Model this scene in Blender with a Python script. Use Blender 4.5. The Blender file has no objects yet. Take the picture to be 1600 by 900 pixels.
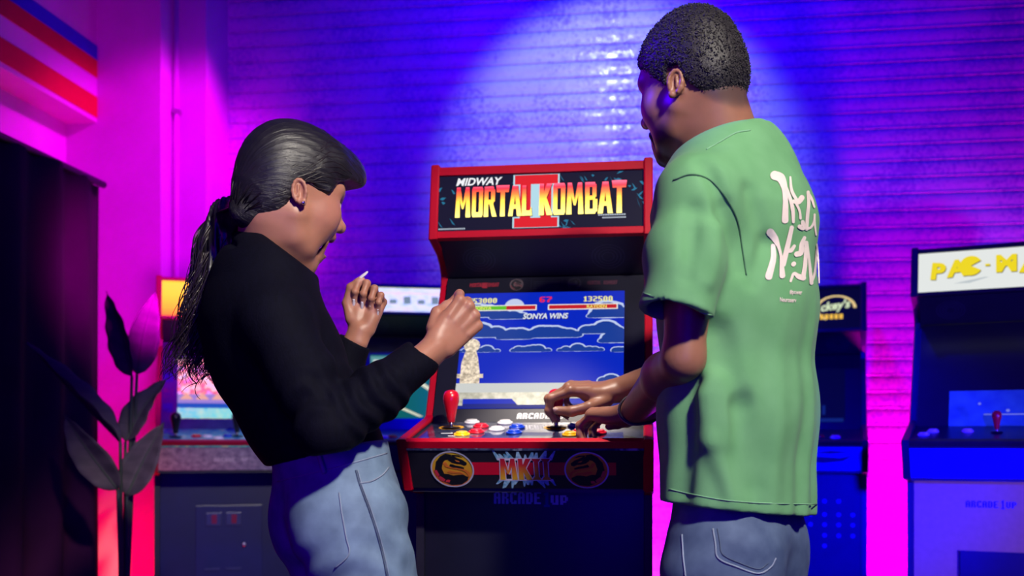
import bpy, bmesh, math, random
import numpy as np
from mathutils import Vector, Matrix, Euler, noise

SC = bpy.context.scene
COL = SC.collection
random.seed(7)
RNG = np.random.default_rng(7)

# ------------------------------------------------------------------ camera
YAW = math.radians(7.55)
CAM = Vector((0.0, 0.0, 1.05))
FWD = Vector((-math.sin(YAW), math.cos(YAW), 0.0))
RGT = Vector((math.cos(YAW), math.sin(YAW), 0.0))
UPV = Vector((0, 0, 1))
FPX, HX, HY = 1600.0, 800.0, 690.0

cam_d = bpy.data.cameras.new('camera')
cam_o = bpy.data.objects.new('camera', cam_d)
COL.objects.link(cam_o)
cam_o.location = CAM
cam_o.rotation_euler = (math.pi / 2, 0, YAW)
cam_d.sensor_width = 36
cam_d.lens = 36
cam_d.shift_y = 0.15
cam_d.clip_start = 0.05
cam_d.dof.use_dof = True
cam_d.dof.focus_distance = 1.80
cam_d.dof.aperture_fstop = 3.2
SC.camera = cam_o

# ------------------------------------------------------------------ world, lights, exposure
SC.view_settings.view_transform = 'Standard'
SC.view_settings.look = 'None'
SC.view_settings.gamma = 1.0
SC.view_settings.exposure = 0.0
SC.view_settings.use_curve_mapping = False
wd = bpy.data.worlds.new('night_room')
SC.world = wd
wd.use_nodes = True
wd.node_tree.nodes['Background'].inputs[0].default_value = (0.012, 0.0, 0.16, 1)
wd.node_tree.nodes['Background'].inputs[1].default_value = 1.0


def light(name, kind, loc, target, color, power, **kw):
    d = bpy.data.lights.new(name, kind)
    d.color = color
    d.energy = power
    for k, v in kw.items():
        setattr(d, k, v)
    o = bpy.data.objects.new(name, d)
    COL.objects.link(o)
    o.location = loc
    if target is not None:
        o.rotation_euler = (Vector(target) - Vector(loc)).to_track_quat('-Z', 'Y').to_euler()
    return o


# pale blue spot on the shutter, just above the frame
light('shutter_spot', 'SPOT', (-0.16, 2.95, 2.72), (-0.13, 3.97, 2.18), (0.36, 0.44, 1.0), 54,
      spot_size=math.radians(68), spot_blend=0.45, shadow_soft_size=0.03)
# wide deep blue wash over the shutter
light('blue_wash', 'SPOT', (-0.1, 2.55, 3.1), (-0.1, 3.97, 1.95), (0.0, 0.0, 1.0), 170,
      spot_size=math.radians(125), spot_blend=0.9, shadow_soft_size=0.06)
# magenta floor cans at the foot of the shutter, between the machines
for mx_, my_, pw_ in ((0.93, 3.55, 165), (0.06, 3.52, 95), (-0.38, 3.48, 60), (-1.09, 3.45, 38), (1.62, 3.55, 60)):
    light('magenta_floor_can', 'SPOT', (mx_, my_, 0.25), (mx_, 3.97, 0.80), (1.0, 0.0, 0.80), pw_,
          spot_size=math.radians(92), spot_blend=1.0, shadow_soft_size=0.10)
# pink-red floor light in the left corner, magenta from both sides above it
light('pink_corner_wash', 'SPOT', (-1.66, 3.22, 0.15), (-1.95, 3.68, 0.8), (1.0, 0.0, 0.03), 75,
      spot_size=math.radians(120), spot_blend=0.9, shadow_soft_size=0.08)
light('magenta_corner_wash', 'SPOT', (-1.28, 2.75, 1.45), (-2.05, 3.62, 1.75), (1.0, 0.0, 0.90), 26,
      spot_size=math.radians(92), spot_blend=0.6, shadow_soft_size=0.1)
light('magenta_pier_wash', 'SPOT', (-0.92, 3.30, 2.75), (-2.02, 3.72, 1.72), (1.0, 0.0, 0.95), 92,
      spot_size=math.radians(60), spot_blend=0.5, shadow_soft_size=0.08)
# white key from the right of the camera
light('white_key', 'SPOT', (0.96, -0.27, 2.85), (-0.12, 1.75, 1.20), (1.0, 0.92, 0.80), 430,
      spot_size=math.radians(32), spot_blend=0.3, shadow_soft_size=0.10)
# small white fill added overhead to brighten the hand on the stick
light('deck_top_fill', 'SPOT', (-0.28, 1.62, 2.75), (-0.22, 2.07, 1.12), (1.0, 0.88, 0.76), 230,
      spot_size=math.radians(17), spot_blend=0.6, shadow_soft_size=0.05)
# deep blue fill from the room behind the camera, two more added to brighten the machines at the right
light('blue_fill', 'AREA', (0.5, -1.6, 1.2), (0.0, 2.5, 0.9), (0.0, 0.0, 1.0), 24, size=1.4)
light('blue_side_fill', 'SPOT', (1.55, 0.70, 0.85), (1.06, 2.75, 0.85), (0.11, 0.045, 1.0), 300,
      spot_size=math.radians(50), spot_blend=0.8, shadow_soft_size=0.1)
light('blue_side_fill', 'SPOT', (0.56, 0.10, 1.20), (0.58, 3.40, 0.95), (0.0, 0.0, 1.0), 1000,
      spot_size=math.radians(20), spot_blend=0.8, shadow_soft_size=0.05)
# dim purple fill added at the left to lift the shadows
light('purple_fill', 'AREA', (-1.5, -0.6, 1.1), (0.1, 1.7, 1.2), (0.32, 0.0, 1.0), 6, size=0.8)
# blue rim on the man's face from the far left
light('blue_rim', 'SPOT', (-1.05, 1.75, 2.25), (0.0, 1.72, 1.74), (0.06, 0.0, 1.0), 120,
      spot_size=math.radians(19), spot_blend=0.7, shadow_soft_size=0.06)


# ------------------------------------------------------------------ helpers
def P(px, py, d):
    """world point seen at pixel (px, py) at distance d along the lens axis"""
    return CAM + FWD * d + RGT * ((px - HX) / FPX * d) + UPV * ((HY - py) / FPX * d)


def lin(c):
    c = c / 255.0
    return c / 12.92 if c <= 0.04045 else ((c + 0.055) / 1.055) ** 2.4


def rgb(r, g, b):
    return (lin(r), lin(g), lin(b), 1.0)


MATS = {}


def mat(name, color, rough=0.5, metal=0.0, var=0.0, vscale=20.0, bump=0.0, bscale=60.0, emit=0.0,
        coat=0.0, spec=0.5, stretch=None, color2=None, ramp=None, sheen=0.0):
    """procedural principled material: colour varied by noise, fine relief by noise bump"""
    if name in MATS:
        return MATS[name]
    m = bpy.data.materials.new(name)
    m.use_nodes = True
    nt = m.node_tree
    b = nt.nodes['Principled BSDF']
    b.inputs['Roughness'].default_value = rough
    b.inputs['Metallic'].default_value = metal
    b.inputs['Coat Weight'].default_value = coat
    b.inputs['Specular IOR Level'].default_value = spec
    if sheen:
        b.inputs['Sheen Weight'].default_value = sheen
    tc = nt.nodes.new('ShaderNodeTexCoord')
    src = tc.outputs['Object']
    if stretch:
        mp = nt.nodes.new('ShaderNodeMapping')
        mp.inputs['Scale'].default_value = stretch
        nt.links.new(src, mp.inputs['Vector'])
        src = mp.outputs['Vector']
    n = nt.nodes.new('ShaderNodeTexNoise')
    n.inputs['Scale'].default_value = vscale
    n.inputs['Detail'].default_value = 4
    nt.links.new(src, n.inputs['Vector'])
    rp = nt.nodes.new('ShaderNodeValToRGB')
    if ramp:
        el = rp.color_ramp.elements
        el[0].position, el[0].color = ramp[0]
        el[1].position, el[1].color = ramp[-1]
        for pos, c in ramp[1:-1]:
            e = el.new(pos)
            e.color = c
    else:
        c2 = color2 or tuple(min(1, x * (1 + var)) for x in color[:3]) + (1,)
        c1 = color if color2 else tuple(x * (1 - var) for x in color[:3]) + (1,)
        rp.color_ramp.elements[0].position = 0.3
        rp.color_ramp.elements[1].position = 0.7
        rp.color_ramp.elements[0].color = c1
        rp.color_ramp.elements[1].color = c2
    nt.links.new(n.outputs['Fac'], rp.inputs['Fac'])
    nt.links.new(rp.outputs['Color'], b.inputs['Base Color'])
    if emit:
        nt.links.new(rp.outputs['Color'], b.inputs['Emission Color'])
        b.inputs['Emission Strength'].default_value = emit
    if bump:
        n2 = nt.nodes.new('ShaderNodeTexNoise')
        n2.inputs['Scale'].default_value = bscale
        n2.inputs['Detail'].default_value = 3
        nt.links.new(src, n2.inputs['Vector'])
        bp = nt.nodes.new('ShaderNodeBump')
        bp.inputs['Strength'].default_value = bump
        bp.inputs['Distance'].default_value = 0.002
        nt.links.new(n2.outputs['Fac'], bp.inputs['Height'])
        nt.links.new(bp.outputs['Normal'], b.inputs['Normal'])
    MATS[name] = m
    return m


def grad_mat(name, stops, axis=1, emit=0.0, rough=0.5):
    """colour ramp along the object's own bounding box (printed gradients on flat lettering)"""
    if name in MATS:
        return MATS[name]
    m = bpy.data.materials.new(name)
    m.use_nodes = True
    nt = m.node_tree
    b = nt.nodes['Principled BSDF']
    b.inputs['Roughness'].default_value = rough
    tc = nt.nodes.new('ShaderNodeTexCoord')
    sp = nt.nodes.new('ShaderNodeSeparateXYZ')
    nt.links.new(tc.outputs['Generated'], sp.inputs[0])
    rp = nt.nodes.new('ShaderNodeValToRGB')
    el = rp.color_ramp.elements
    el[0].position, el[0].color = stops[0]
    el[1].position, el[1].color = stops[-1]
    for pos, c in stops[1:-1]:
        e = el.new(pos)
        e.color = c
    nt.links.new(sp.outputs[axis], rp.inputs['Fac'])
    nt.links.new(rp.outputs['Color'], b.inputs['Base Color'])
    if emit:
        nt.links.new(rp.outputs['Color'], b.inputs['Emission Color'])
        b.inputs['Emission Strength'].default_value = emit
        b.inputs['Base Color'].default_value = (0, 0, 0, 1)
    MATS[name] = m
    return m


def mk(name, verts, faces, m, parent=None, smooth=False, mw=None):
    me = bpy.data.meshes.new(name)
    me.from_pydata([tuple(v) for v in verts], [], [tuple(f) for f in faces])
    me.update()
    if m is not None:
        me.materials.append(m)
    if smooth:
        me.polygons.foreach_set('use_smooth', [True] * len(me.polygons))
    o = bpy.data.objects.new(name, me)
    COL.objects.link(o)
    if parent is not None:
        o.parent = parent
    if mw is not None:
        o.matrix_local = mw
    return o


def mk_bm(name, bm, m, parent=None, smooth=False, mw=None):
    bmesh.ops.recalc_face_normals(bm, faces=bm.faces)
    me = bpy.data.meshes.new(name)
    bm.to_mesh(me)
    bm.free()
    if m is not None:
        me.materials.append(m)
    if smooth:
        me.polygons.foreach_set('use_smooth', [True] * len(me.polygons))
    o = bpy.data.objects.new(name, me)
    COL.objects.link(o)
    if parent is not None:
        o.parent = parent
    if mw is not None:
        o.matrix_local = mw
    return o


def share(name, src, parent=None, mw=None):
    o = bpy.data.objects.new(name, src.data)
    COL.objects.link(o)
    if parent is not None:
        o.parent = parent
    if mw is not None:
        o.matrix_local = mw
    return o


def tag(o, label=None, cat=None, group=None, kind=None):
    if label: o['label'] = label
    if cat: o['category'] = cat
    if group: o['group'] = group
    if kind: o['kind'] = kind
    return o


def empty(name, loc, rz=0.0):
    o = bpy.data.objects.new(name, None)
    o.empty_display_size = 0.1
    COL.objects.link(o)
    o.location = loc
    o.rotation_euler = (0, 0, rz)
    return o


def bm_box(bm, lo, hi, bevel=0.0):
    lo, hi = Vector(lo), Vector(hi)
    r = bmesh.ops.create_cube(bm, size=1.0)
    vs = r['verts']
    s, c = hi - lo, (hi + lo) / 2
    for v in vs:
        v.co = Vector((v.co.x * s.x + c.x, v.co.y * s.y + c.y, v.co.z * s.z + c.z))
    if bevel:
        es = list({e for v in vs for e in v.link_edges})
        bmesh.ops.bevel(bm, geom=es, offset=bevel, segments=2, affect='EDGES', profile=0.7)
    return bm


def box(name, lo, hi, m, parent=None, bevel=0.0, mw=None):
    bm = bmesh.new()
    bm_box(bm, lo, hi, bevel)
    return mk_bm(name, bm, m, parent, mw=mw)


def lathe(prof, seg=24, z0=0.0):
    """profile [(r, z)] round z -> verts, faces"""
    vs, fs = [], []
    n = len(prof)
    for r, z in prof:
        for k in range(seg):
            a = 2 * math.pi * k / seg
            vs.append((r * math.cos(a), r * math.sin(a), z + z0))
    for i in range(n - 1):
        for k in range(seg):
            k2 = (k + 1) % seg
            fs.append((i * seg + k, i * seg + k2, (i + 1) * seg + k2, (i + 1) * seg + k))
    fs.append(tuple(range((n - 1) * seg, n * seg)))
    fs.append(tuple(reversed(range(seg))))
    return vs, fs


def tube_vf(pts, radii, seg=8, close=True):
    """tube along points -> verts, faces"""
    pts = [Vector(p) for p in pts]
    if not hasattr(radii, '__len__'):
        radii = [radii] * len(pts)
    vs, fs = [], []
    up = Vector((0, 0, 1))
    t0 = (pts[1] - pts[0]).normalized()
    if abs(t0.dot(up)) > 0.9:
        up = Vector((1, 0, 0))
    nrm = (up - t0 * up.dot(t0)).normalized()
    for i, p in enumerate(pts):
        a = pts[max(0, i - 1)]
        b = pts[min(len(pts) - 1, i + 1)]
        t = (b - a)
        t = t.normalized() if t.length > 1e-9 else t0
        nrm = nrm - t * nrm.dot(t)
        nrm = nrm.normalized() if nrm.length > 1e-9 else t.orthogonal().normalized()
        bn = t.cross(nrm)
        for k in range(seg):
            an = 2 * math.pi * k / seg
            vs.append(p + (nrm * math.cos(an) + bn * math.sin(an)) * radii[i])
    for i in range(len(pts) - 1):
        for k in range(seg):
            k2 = (k + 1) % seg
            fs.append((i * seg + k, i * seg + k2, (i + 1) * seg + k2, (i + 1) * seg + k))
    if close:
        fs.append(tuple(reversed(range(seg))))
        fs.append(tuple(range((len(pts) - 1) * seg, len(pts) * seg)))
    return vs, fs


def tube(name, pts, radii, m, parent=None, seg=8, smooth=True):
    v, f = tube_vf(pts, radii, seg)
    return mk(name, v, f, m, parent, smooth)


def catmull(pts, n=8):
    pts = [Vector(p) for p in pts]
    q = [2 * pts[0] - pts[1]] + pts + [2 * pts[-1] - pts[-2]]
    out = []
    for i in range(1, len(q) - 2):
        for k in range(n):
            t = k / n
            a, b, c, d = q[i - 1], q[i], q[i + 1], q[i + 2]
            out.append(0.5 * ((2 * b) + (c - a) * t + (2 * a - 5 * b + 4 * c - d) * t * t + (3 * b - a - 3 * c + d) * t ** 3))
    out.append(pts[-1])
    return out


# ------------------------------------------------------------------ flat printing
FONT = {
    '0': "01110 11011 11011 11011 11011 11011 01110", '1': "00110 01110 00110 00110 00110 00110 01111",
    '2': "11110 00011 00011 01110 11000 11000 11111", '3': "11110 00011 00011 01110 00011 00011 11110",
    '4': "11011 11011 11011 11111 00011 00011 00011", '5': "11111 11000 11000 11110 00011 00011 11110",
    '6': "01111 11000 11000 11110 11011 11011 01110", '7': "11111 00011 00011 00110 01100 01100 01100",
    'A': "01110 11011 11011 11111 11011 11011 11011", 'R': "11110 11011 11011 11110 11011 11011 11011",
    'C': "01111 11011 11000 11000 11000 11011 01111", 'D': "11110 11011 11011 11011 11011 11011 11110",
    'E': "11111 11000 11000 11110 11000 11000 11111", 'U': "11011 11011 11011 11011 11011 11011 01110",
    'P': "11110 11011 11011 11110 11000 11000 11000", 'S': "01111 11000 11000 01110 00011 00011 11110",
    'O': "01110 11011 11011 11011 11011 11011 01110", 'N': "11001 11101 11101 11111 11011 11011 11001",
    'Y': "11011 11011 11011 01110 00110 00110 00110", 'W': "10001 10001 10101 10101 11111 11011 11011",
    'I': "01110 00110 00110 00110 00110 00110 01110", ' ': "00000 00000 00000 00000 00000 00000 00000",
    'u': "00000 00000 11011 11011 11011 11011 01111", 'p': "00000 00000 11110 11011 11011 11110 11000",
}


def pix_text(s, x, y, h, cw=None, shear=0.0):
    """pixel lettering, lower left at x, y -> list of quads (2-D)"""
    ph = h / 7
    pw = (cw / 6) if cw else ph
    out = []
    for ci, ch in enumerate(s):
        rows = FONT[ch].split()
        for ri, row in enumerate(rows):
            c = 0
            while c < 5:
                if row[c] == '1':
                    e = c
                    while e < 5 and row[e] == '1':
                        e += 1
                    yb = y + (6 - ri) * ph
                    x0 = x + (ci * 6 + c) * pw
                    x1 = x + (ci * 6 + e) * pw
                    s0, s1 = shear * (yb - y), shear * (yb + ph - y)
                    out.append([(x0 + s0, yb), (x1 + s0, yb), (x1 + s1, yb + ph), (x0 + s1, yb + ph)])
                    c = e
                else:
                    c += 1
    return out


# condensed heavy display letters, unit box 1 high; strokes as quads
def _q(x0, y0, x1, y1, w0, w1=None):
    w1 = w0 if w1 is None else w1
    return [(x0 - w0 / 2, y0), (x0 + w0 / 2, y0), (x1 + w1 / 2, y1), (x1 - w1 / 2, y1)]


def disp_letter(ch):
    s = 0.21
    Q = []
    if ch == 'M':
        Q = [_q(.12, 0, .14, 1, .26, .16), _q(.70, 0, .66, 1, .26, .16), _q(.40, .28, .15, 1, .08, .2), _q(.40, .28, .65, 1, .08, .2)]
        return Q, .84
    if ch == 'O':
        return [_q(.12, .06, .12, .94, s), _q(.50, .06, .50, .94, s), [(.06, 0), (.56, 0), (.62, .16), (0, .16)], [(0, .84), (.62, .84), (.56, 1), (.06, 1)]], .62
    if ch == 'R':
        return [_q(.12, 0, .12, 1, .24, s), [(.1, .84), (.56, .84), (.5, 1), (.1, 1)], [(.1, .42), (.5, .42), (.56, .56), (.1, .56)], _q(.48, .5, .48, .9, s), _q(.58, 0, .38, .45, .24, .2)], .66
    if ch == 'T':
        return [_q(.30, 0, .30, 1, .26, s), [(-.02, .8), (.62, .8), (.66, 1.03), (-.06, 1.03)]], .60
    if ch == 'A':
        return [_q(.08, 0, .28, 1, .24, .2), _q(.56, 0, .36, 1, .24, .2), [(.16, .24), (.48, .24), (.45, .38), (.19, .38)]], .64
    if ch == 'L':
        return [_q(.12, 0, .12, 1, .24, s), [(.05, 0), (.56, 0), (.5, .3), (.44, .17), (.05, .17)]], .54
    if ch == 'K':
        return [_q(.12, 0, .12, 1, .24, s), _q(.2, .45, .5, 1, .2, .26), _q(.52, 0, .24, .6, .28, .2)], .62
    if ch == 'B':
        return [_q(.12, 0, .12, 1, s), [(.05, 0), (.5, 0), (.58, .15), (.05, .15)], [(.05, .44), (.5, .44), (.5, .57), (.05, .57)], [(.05, .85), (.54, .85), (.48, 1), (.05, 1)],
                _q(.5, .07, .5, .46, s), _q(.46, .53, .46, .93, .19)], .62
    if ch == 'I':
        return [_q(.2, .0, .2, 1, .2), [(-.02, 0), (.42, 0), (.34, .13), (.06, .13)], [(.06, .87), (.34, .87), (.42, 1), (-.02, 1)]], .40
    return [], .3


def disp_text(s, x, y, h, width):
    gaps = 0.05
    tot = sum(disp_letter(c)[1] + gaps for c in s) - gaps
    k = width / tot
    out = []
    cx = x
    for c in s:
        qs, w = disp_letter(c)
        for q in qs:
            out.append([(cx + px * k, y + py * h) for px, py in q])
        cx += (w + gaps) * k
    return out


def decal(name, polys, m, parent, frame, off=0.0006):
    """flat print: 2-D polygons laid on a panel. frame = 4x4 with x, y in the panel and z outward"""
    vs, fs = [], []
    for i, pl in enumerate(polys):
        b = len(vs)
        z = off + 0.000004 * (i % 7)
        vs += [(x, y, z) for x, y in pl]
        fs.append(tuple(range(b, b + len(pl))))
    o = mk(name, vs, fs, m, parent, mw=frame)
    if len(polys) > 1 and not any(w in name for w in ('text', 'title', 'lettering', 'maker', 'logo_print', 'dragon', 'ring')):
        o['kind'] = 'stuff'          # small flat print, too fine to pick apart
    return o


def circle(cx, cy, r, n=28, a0=0.0, a1=2 * math.pi):
    return [(cx + r * math.cos(a0 + (a1 - a0) * k / n), cy + r * math.sin(a0 + (a1 - a0) * k / n)) for k in range(n)]


def ring(cx, cy, r0, r1, n=28, a0=0.0, a1=2 * math.pi):
    out = []
    for k in range(n):
        a, b = a0 + (a1 - a0) * k / n, a0 + (a1 - a0) * (k + 1) / n
        out.append([(cx + r0 * math.cos(a), cy + r0 * math.sin(a)), (cx + r1 * math.cos(a), cy + r1 * math.sin(a)),
                    (cx + r1 * math.cos(b), cy + r1 * math.sin(b)), (cx + r0 * math.cos(b), cy + r0 * math.sin(b))])
    return out


def rect(x0, y0, x1, y1):
    return [(x0, y0), (x1, y0), (x1, y1), (x0, y1)]


def font_polys(s, h, shear=0.0, bold=0.0, narrow=1.0):
    """built-in vector lettering -> 2-D polygons, lower left at 0, 0, cap height h"""
    cu = bpy.data.curves.new('lettering', 'FONT')
    cu.body = s
    cu.size = 1.0
    cu.shear = shear
    cu.offset = bold
    cu.resolution_u = 3
    ob = bpy.data.objects.new('lettering', cu)
    COL.objects.link(ob)
    me = ob.to_mesh()
    V = [(v.co.x, v.co.y) for v in me.vertices]
    F = [list(p.vertices) for p in me.polygons]
    ob.to_mesh_clear()
    bpy.data.objects.remove(ob)
    bpy.data.curves.remove(cu)
    xs = [v[0] for v in V]; ys = [v[1] for v in V]
    k = h / 0.73
    x0 = min(xs)
    return [[((V[i][0] - x0) * k * narrow, V[i][1] * k) for i in f] for f in F], (max(xs) - x0) * k * narrow


def move2(polys, dx, dy, rot=0.0):
    c, s = math.cos(rot), math.sin(rot)
    return [[(x * c - y * s + dx, x * s + y * c + dy) for x, y in p] for p in polys]


def frame_on(origin, u, v):
    u = Vector(u).normalized()
    v = Vector(v)
    v = (v - u * v.dot(u)).normalized()
    n = u.cross(v)
    M = Matrix.Identity(4)
    for i in range(3):
        M[i][0], M[i][1], M[i][2], M[i][3] = u[i], v[i], n[i], origin[i]
    return M

# ------------------------------------------------------------------ the room
def shutter_mat():
    m = bpy.data.materials.new('painted_steel_shutter')
    m.use_nodes = True
    nt = m.node_tree
    b = nt.nodes['Principled BSDF']
    tc = nt.nodes.new('ShaderNodeTexCoord')
    mp = nt.nodes.new('ShaderNodeMapping')
    mp.inputs['Scale'].default_value = (1, 1, 1.0)
    nt.links.new(tc.outputs['Object'], mp.inputs['Vector'])
    oi = nt.nodes.new('ShaderNodeObjectInfo')
    ad = nt.nodes.new('ShaderNodeVectorMath')
    ad.operation = 'ADD'
    nt.links.new(mp.outputs['Vector'], ad.inputs[0])
    nt.links.new(oi.outputs['Location'], ad.inputs[1])
    n = nt.nodes.new('ShaderNodeTexNoise')
    n.inputs['Scale'].default_value = 75
    n.inputs['Detail'].default_value = 5
    n.inputs['Roughness'].default_value = 0.7
    nt.links.new(ad.outputs[0], n.inputs['Vector'])
    n3 = nt.nodes.new('ShaderNodeTexNoise')
    n3.inputs['Scale'].default_value = 5
    nt.links.new(ad.outputs[0], n3.inputs['Vector'])
    mx = nt.nodes.new('ShaderNodeMath')
    mx.operation = 'MULTIPLY_ADD'
    mx.inputs[1].default_value = 0.55
    nt.links.new(n3.outputs['Fac'], mx.inputs[0])
    nt.links.new(n.outputs['Fac'], mx.inputs[2])
    rp = nt.nodes.new('ShaderNodeValToRGB')
    rp.color_ramp.elements[0].position = 0.68
    rp.color_ramp.elements[0].color = (0.34, 0.26, 0.56, 1)
    rp.color_ramp.elements[1].position = 0.77
    rp.color_ramp.elements[1].color = (0.62, 0.63, 0.66, 1)
    nt.links.new(mx.outputs[0], rp.inputs['Fac'])
    nt.links.new(rp.outputs['Color'], b.inputs['Base Color'])
    nr = nt.nodes.new('ShaderNodeTexNoise')
    nr.inputs['Scale'].default_value = 48
    nr.inputs['Detail'].default_value = 3
    nt.links.new(ad.outputs[0], nr.inputs['Vector'])
    rr2 = nt.nodes.new('ShaderNodeMapRange')
    rr2.inputs['From Min'].default_value = 0.42
    rr2.inputs['From Max'].default_value = 0.62
    rr2.inputs['To Min'].default_value = 0.50
    rr2.inputs['To Max'].default_value = 0.14
    nt.links.new(nr.outputs['Fac'], rr2.inputs['Value'])
    nt.links.new(rr2.outputs['Result'], b.inputs['Roughness'])
    b.inputs['Specular IOR Level'].default_value = 0.45
    n2 = nt.nodes.new('ShaderNodeTexNoise')
    n2.inputs['Scale'].default_value = 34
    n2.inputs['Detail'].default_value = 4
    nt.links.new(ad.outputs[0], n2.inputs['Vector'])
    bp = nt.nodes.new('ShaderNodeBump')
    bp.inputs['Strength'].default_value = 0.5
    bp.inputs['Distance'].default_value = 0.004
    nt.links.new(n2.outputs['Fac'], bp.inputs['Height'])
    nt.links.new(bp.outputs['Normal'], b.inputs['Normal'])
    return m


M_SHUT = shutter_mat()
M_WALL = mat('white_painted_wall', (0.62, 0.60, 0.62, 1), 0.75, var=0.06, vscale=6, bump=0.15, bscale=140)
M_FLOOR = mat('dark_concrete_floor', (0.05, 0.05, 0.055, 1), 0.45, var=0.3, vscale=9, bump=0.2)
M_CEIL = mat('dark_ceiling', (0.04, 0.04, 0.045, 1), 0.9, var=0.1)
M_BACKING = mat('dark_backing', (0.02, 0.02, 0.03, 1), 0.8, var=0.1)

YS = 3.975          # shutter plane
tag(box('floor', (-2.6, -2.6, -0.06), (3.6, 4.2, 0.0), M_FLOOR), kind='structure')

# roll-up shutter: slats of one shared profile
wb = box('wall_back', (-1.80, YS + 0.03, 0.0), (3.5, YS + 0.09, 3.3), M_BACKING)
tag(wb, kind='structure')
PITCH = 0.0615
prof = [(0.0, 0.000), (-0.0030, 0.0012), (-0.0045, 0.0035), (-0.0045, 0.0055), (-0.0028, 0.0080), (-0.0034, 0.016), (-0.0046, 0.030),
        (-0.0046, 0.042), (-0.0038, 0.052), (-0.0020, 0.0580), (0.0010, 0.0602)]
vs, fs = [], []
XA, XB = -1.689, 3.4
for x in (XA, XB):
    for y, z in prof:
        vs.append((x, y, z))
    vs += [(x, 0.016, 0.060), (x, 0.016, 0.0)]
n = len(prof) + 2
for i in range(n):
    j = (i + 1) % n
    fs.append((i, j, n + j, n + i))
fs.append(tuple(range(n)))
fs.append(tuple(reversed(range(n, 2 * n))))
slat0 = None
for k in range(int(3.25 / PITCH)):
    if slat0 is None:
        slat0 = mk('slat', vs, fs, M_SHUT, wb)
        o = slat0
    else:
        o = share('slat', slat0, wb)
    o.location = (0, YS, 0.004 + k * PITCH)

# stepped white piers left of the shutter
def wall_poly(name, pts, z0, z1, m):
    """closed plan outline extruded"""
    n = len(pts)
    v = [(x, y, z0) for x, y in pts] + [(x, y, z1) for x, y in pts]
    f = [(i, (i + 1) % n, n + (i + 1) % n, n + i) for i in range(n)] + [tuple(reversed(range(n))), tuple(range(n, 2 * n))]
    o = mk(name, v, f, m)
    bm = bmesh.new(); bm.from_mesh(o.data)
    bmesh.ops.recalc_face_normals(bm, faces=bm.faces)
    bm.to_mesh(o.data); bm.free()
    return tag(o, kind='structure')


wall_poly('wall_corner', [(-2.26, 3.65), (-1.819, 3.65), (-1.819, 3.76), (-1.689, 3.76), (-1.689, 4.10), (-2.26, 4.10)], 0, 3.3, M_WALL)
wall_poly('wall_left', [(-2.34, -2.5), (-2.20, -2.5), (-2.20, 3.65), (-2.34, 3.65)], 0, 3.3, M_WALL)
# conduit down the corner of the step
cp = empty('conduit_pipe', (-1.797, 3.735, 0.0))
tag(cp, 'thin vertical pipe running down the stepped white wall', 'pipe')
v, f = lathe([(0.008, 0.0), (0.008, 3.28)], 12)
mk('pipe', v, f, M_WALL, cp, True)
for zz in (0.55, 1.43, 2.31, 3.1):
    box('pipe_clip', (-0.012, -0.011, zz), (0.012, 0.02, zz + 0.018), mat('pipe_clip_metal', (0.4, 0.4, 0.42, 1), 0.35, 0.8, var=0.1), cp, 0.002)
# striped soffit along the left wall
M_STR = {'blue': mat('stripe_blue_paint', (0.01, 0.02, 0.55, 1), 0.6, var=0.05), 'red': mat('stripe_red_paint', (0.50, 0.012, 0.012, 1), 0.6, var=0.05)}
sof = box('trim_1', (-2.20, -2.4, 2.262), (-2.075, 3.65, 3.28), M_WALL)
tag(sof, kind='structure')
for nm, z0, z1 in (('blue', 2.497, 2.552), ('red', 2.431, 2.497), ('red', 2.279, 2.358)):
    box('painted_stripe', (-2.076, -2.4, z0), (-2.072, 3.65, z1), M_STR[nm], sof)

# black curtain hung on a rail along the left side
cur = empty('black_curtain', (-1.742, 0.0, 0.0))
tag(cur, 'tall black fabric curtain hanging along the left wall', 'curtain')
M_CURT = mat('black_velvet_curtain', (0.040, 0.004, 0.034, 1), 0.9, var=0.2, vscale=5, spec=0.15, bump=0.2, bscale=300)
vs, fs = [], []
NY, NZ = 200, 14
cy0, cy1, ch = -1.2, 3.11, 1.875
for i in range(NY + 1):
    y = cy0 + (cy1 - cy0) * i / NY
    for j in range(NZ + 1):
        z = 0.02 + (ch - 0.02) * j / NZ
        a = 0.030 * math.sin(y * 34 + 0.6 * math.sin(y * 7)) * (1 - 0.55 * j / NZ) + 0.012 * math.sin(y * 11 + z * 1.2)
        vs.append((a, y, z))
for i in range(NY):
    for j in range(NZ):
        a = i * (NZ + 1) + j
        fs.append((a, a + 1, a + NZ + 2, a + NZ + 1))
co = mk('fabric', vs, fs, M_CURT, cur, True)
sm = co.modifiers.new('thickness', 'SOLIDIFY'); sm.thickness = 0.004
tube('curtain_rail', [(0, cy0, ch + 0.004), (0, cy1 - 0.005, ch + 0.004)], 0.012, mat('rail_black', (0.015, 0.015, 0.02, 1), 0.4, 0.6, var=0.1), cur)

# ------------------------------------------------------------------ arcade machines
M_RED = mat('red_edge_moulding', rgb(190, 0, 38), 0.5, var=0.05, spec=0.2)
M_BLK = mat('black_laminate', (0.012, 0.011, 0.022, 1), 0.42, var=0.15, vscale=30, bump=0.05, bscale=400)
M_BLKG = mat('black_gloss_acrylic', (0.008, 0.008, 0.016, 1), 0.16, var=0.1)
M_STEEL = mat('brushed_steel', (0.45, 0.45, 0.48, 1), 0.3, 1.0, var=0.08)
M_WHT = mat('white_print', (0.8, 0.8, 0.8, 1), 0.5, var=0.02)


def plane_frame(y0, z0, y1, z1, x0=0.0):
    """frame on a panel that runs from (y0, z0) at its foot to (y1, z1); x to the right, y up the panel, z to the player"""
    return frame_on((x0, y0, z0), (1, 0, 0), (0, y1 - y0, z1 - z0))


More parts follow.
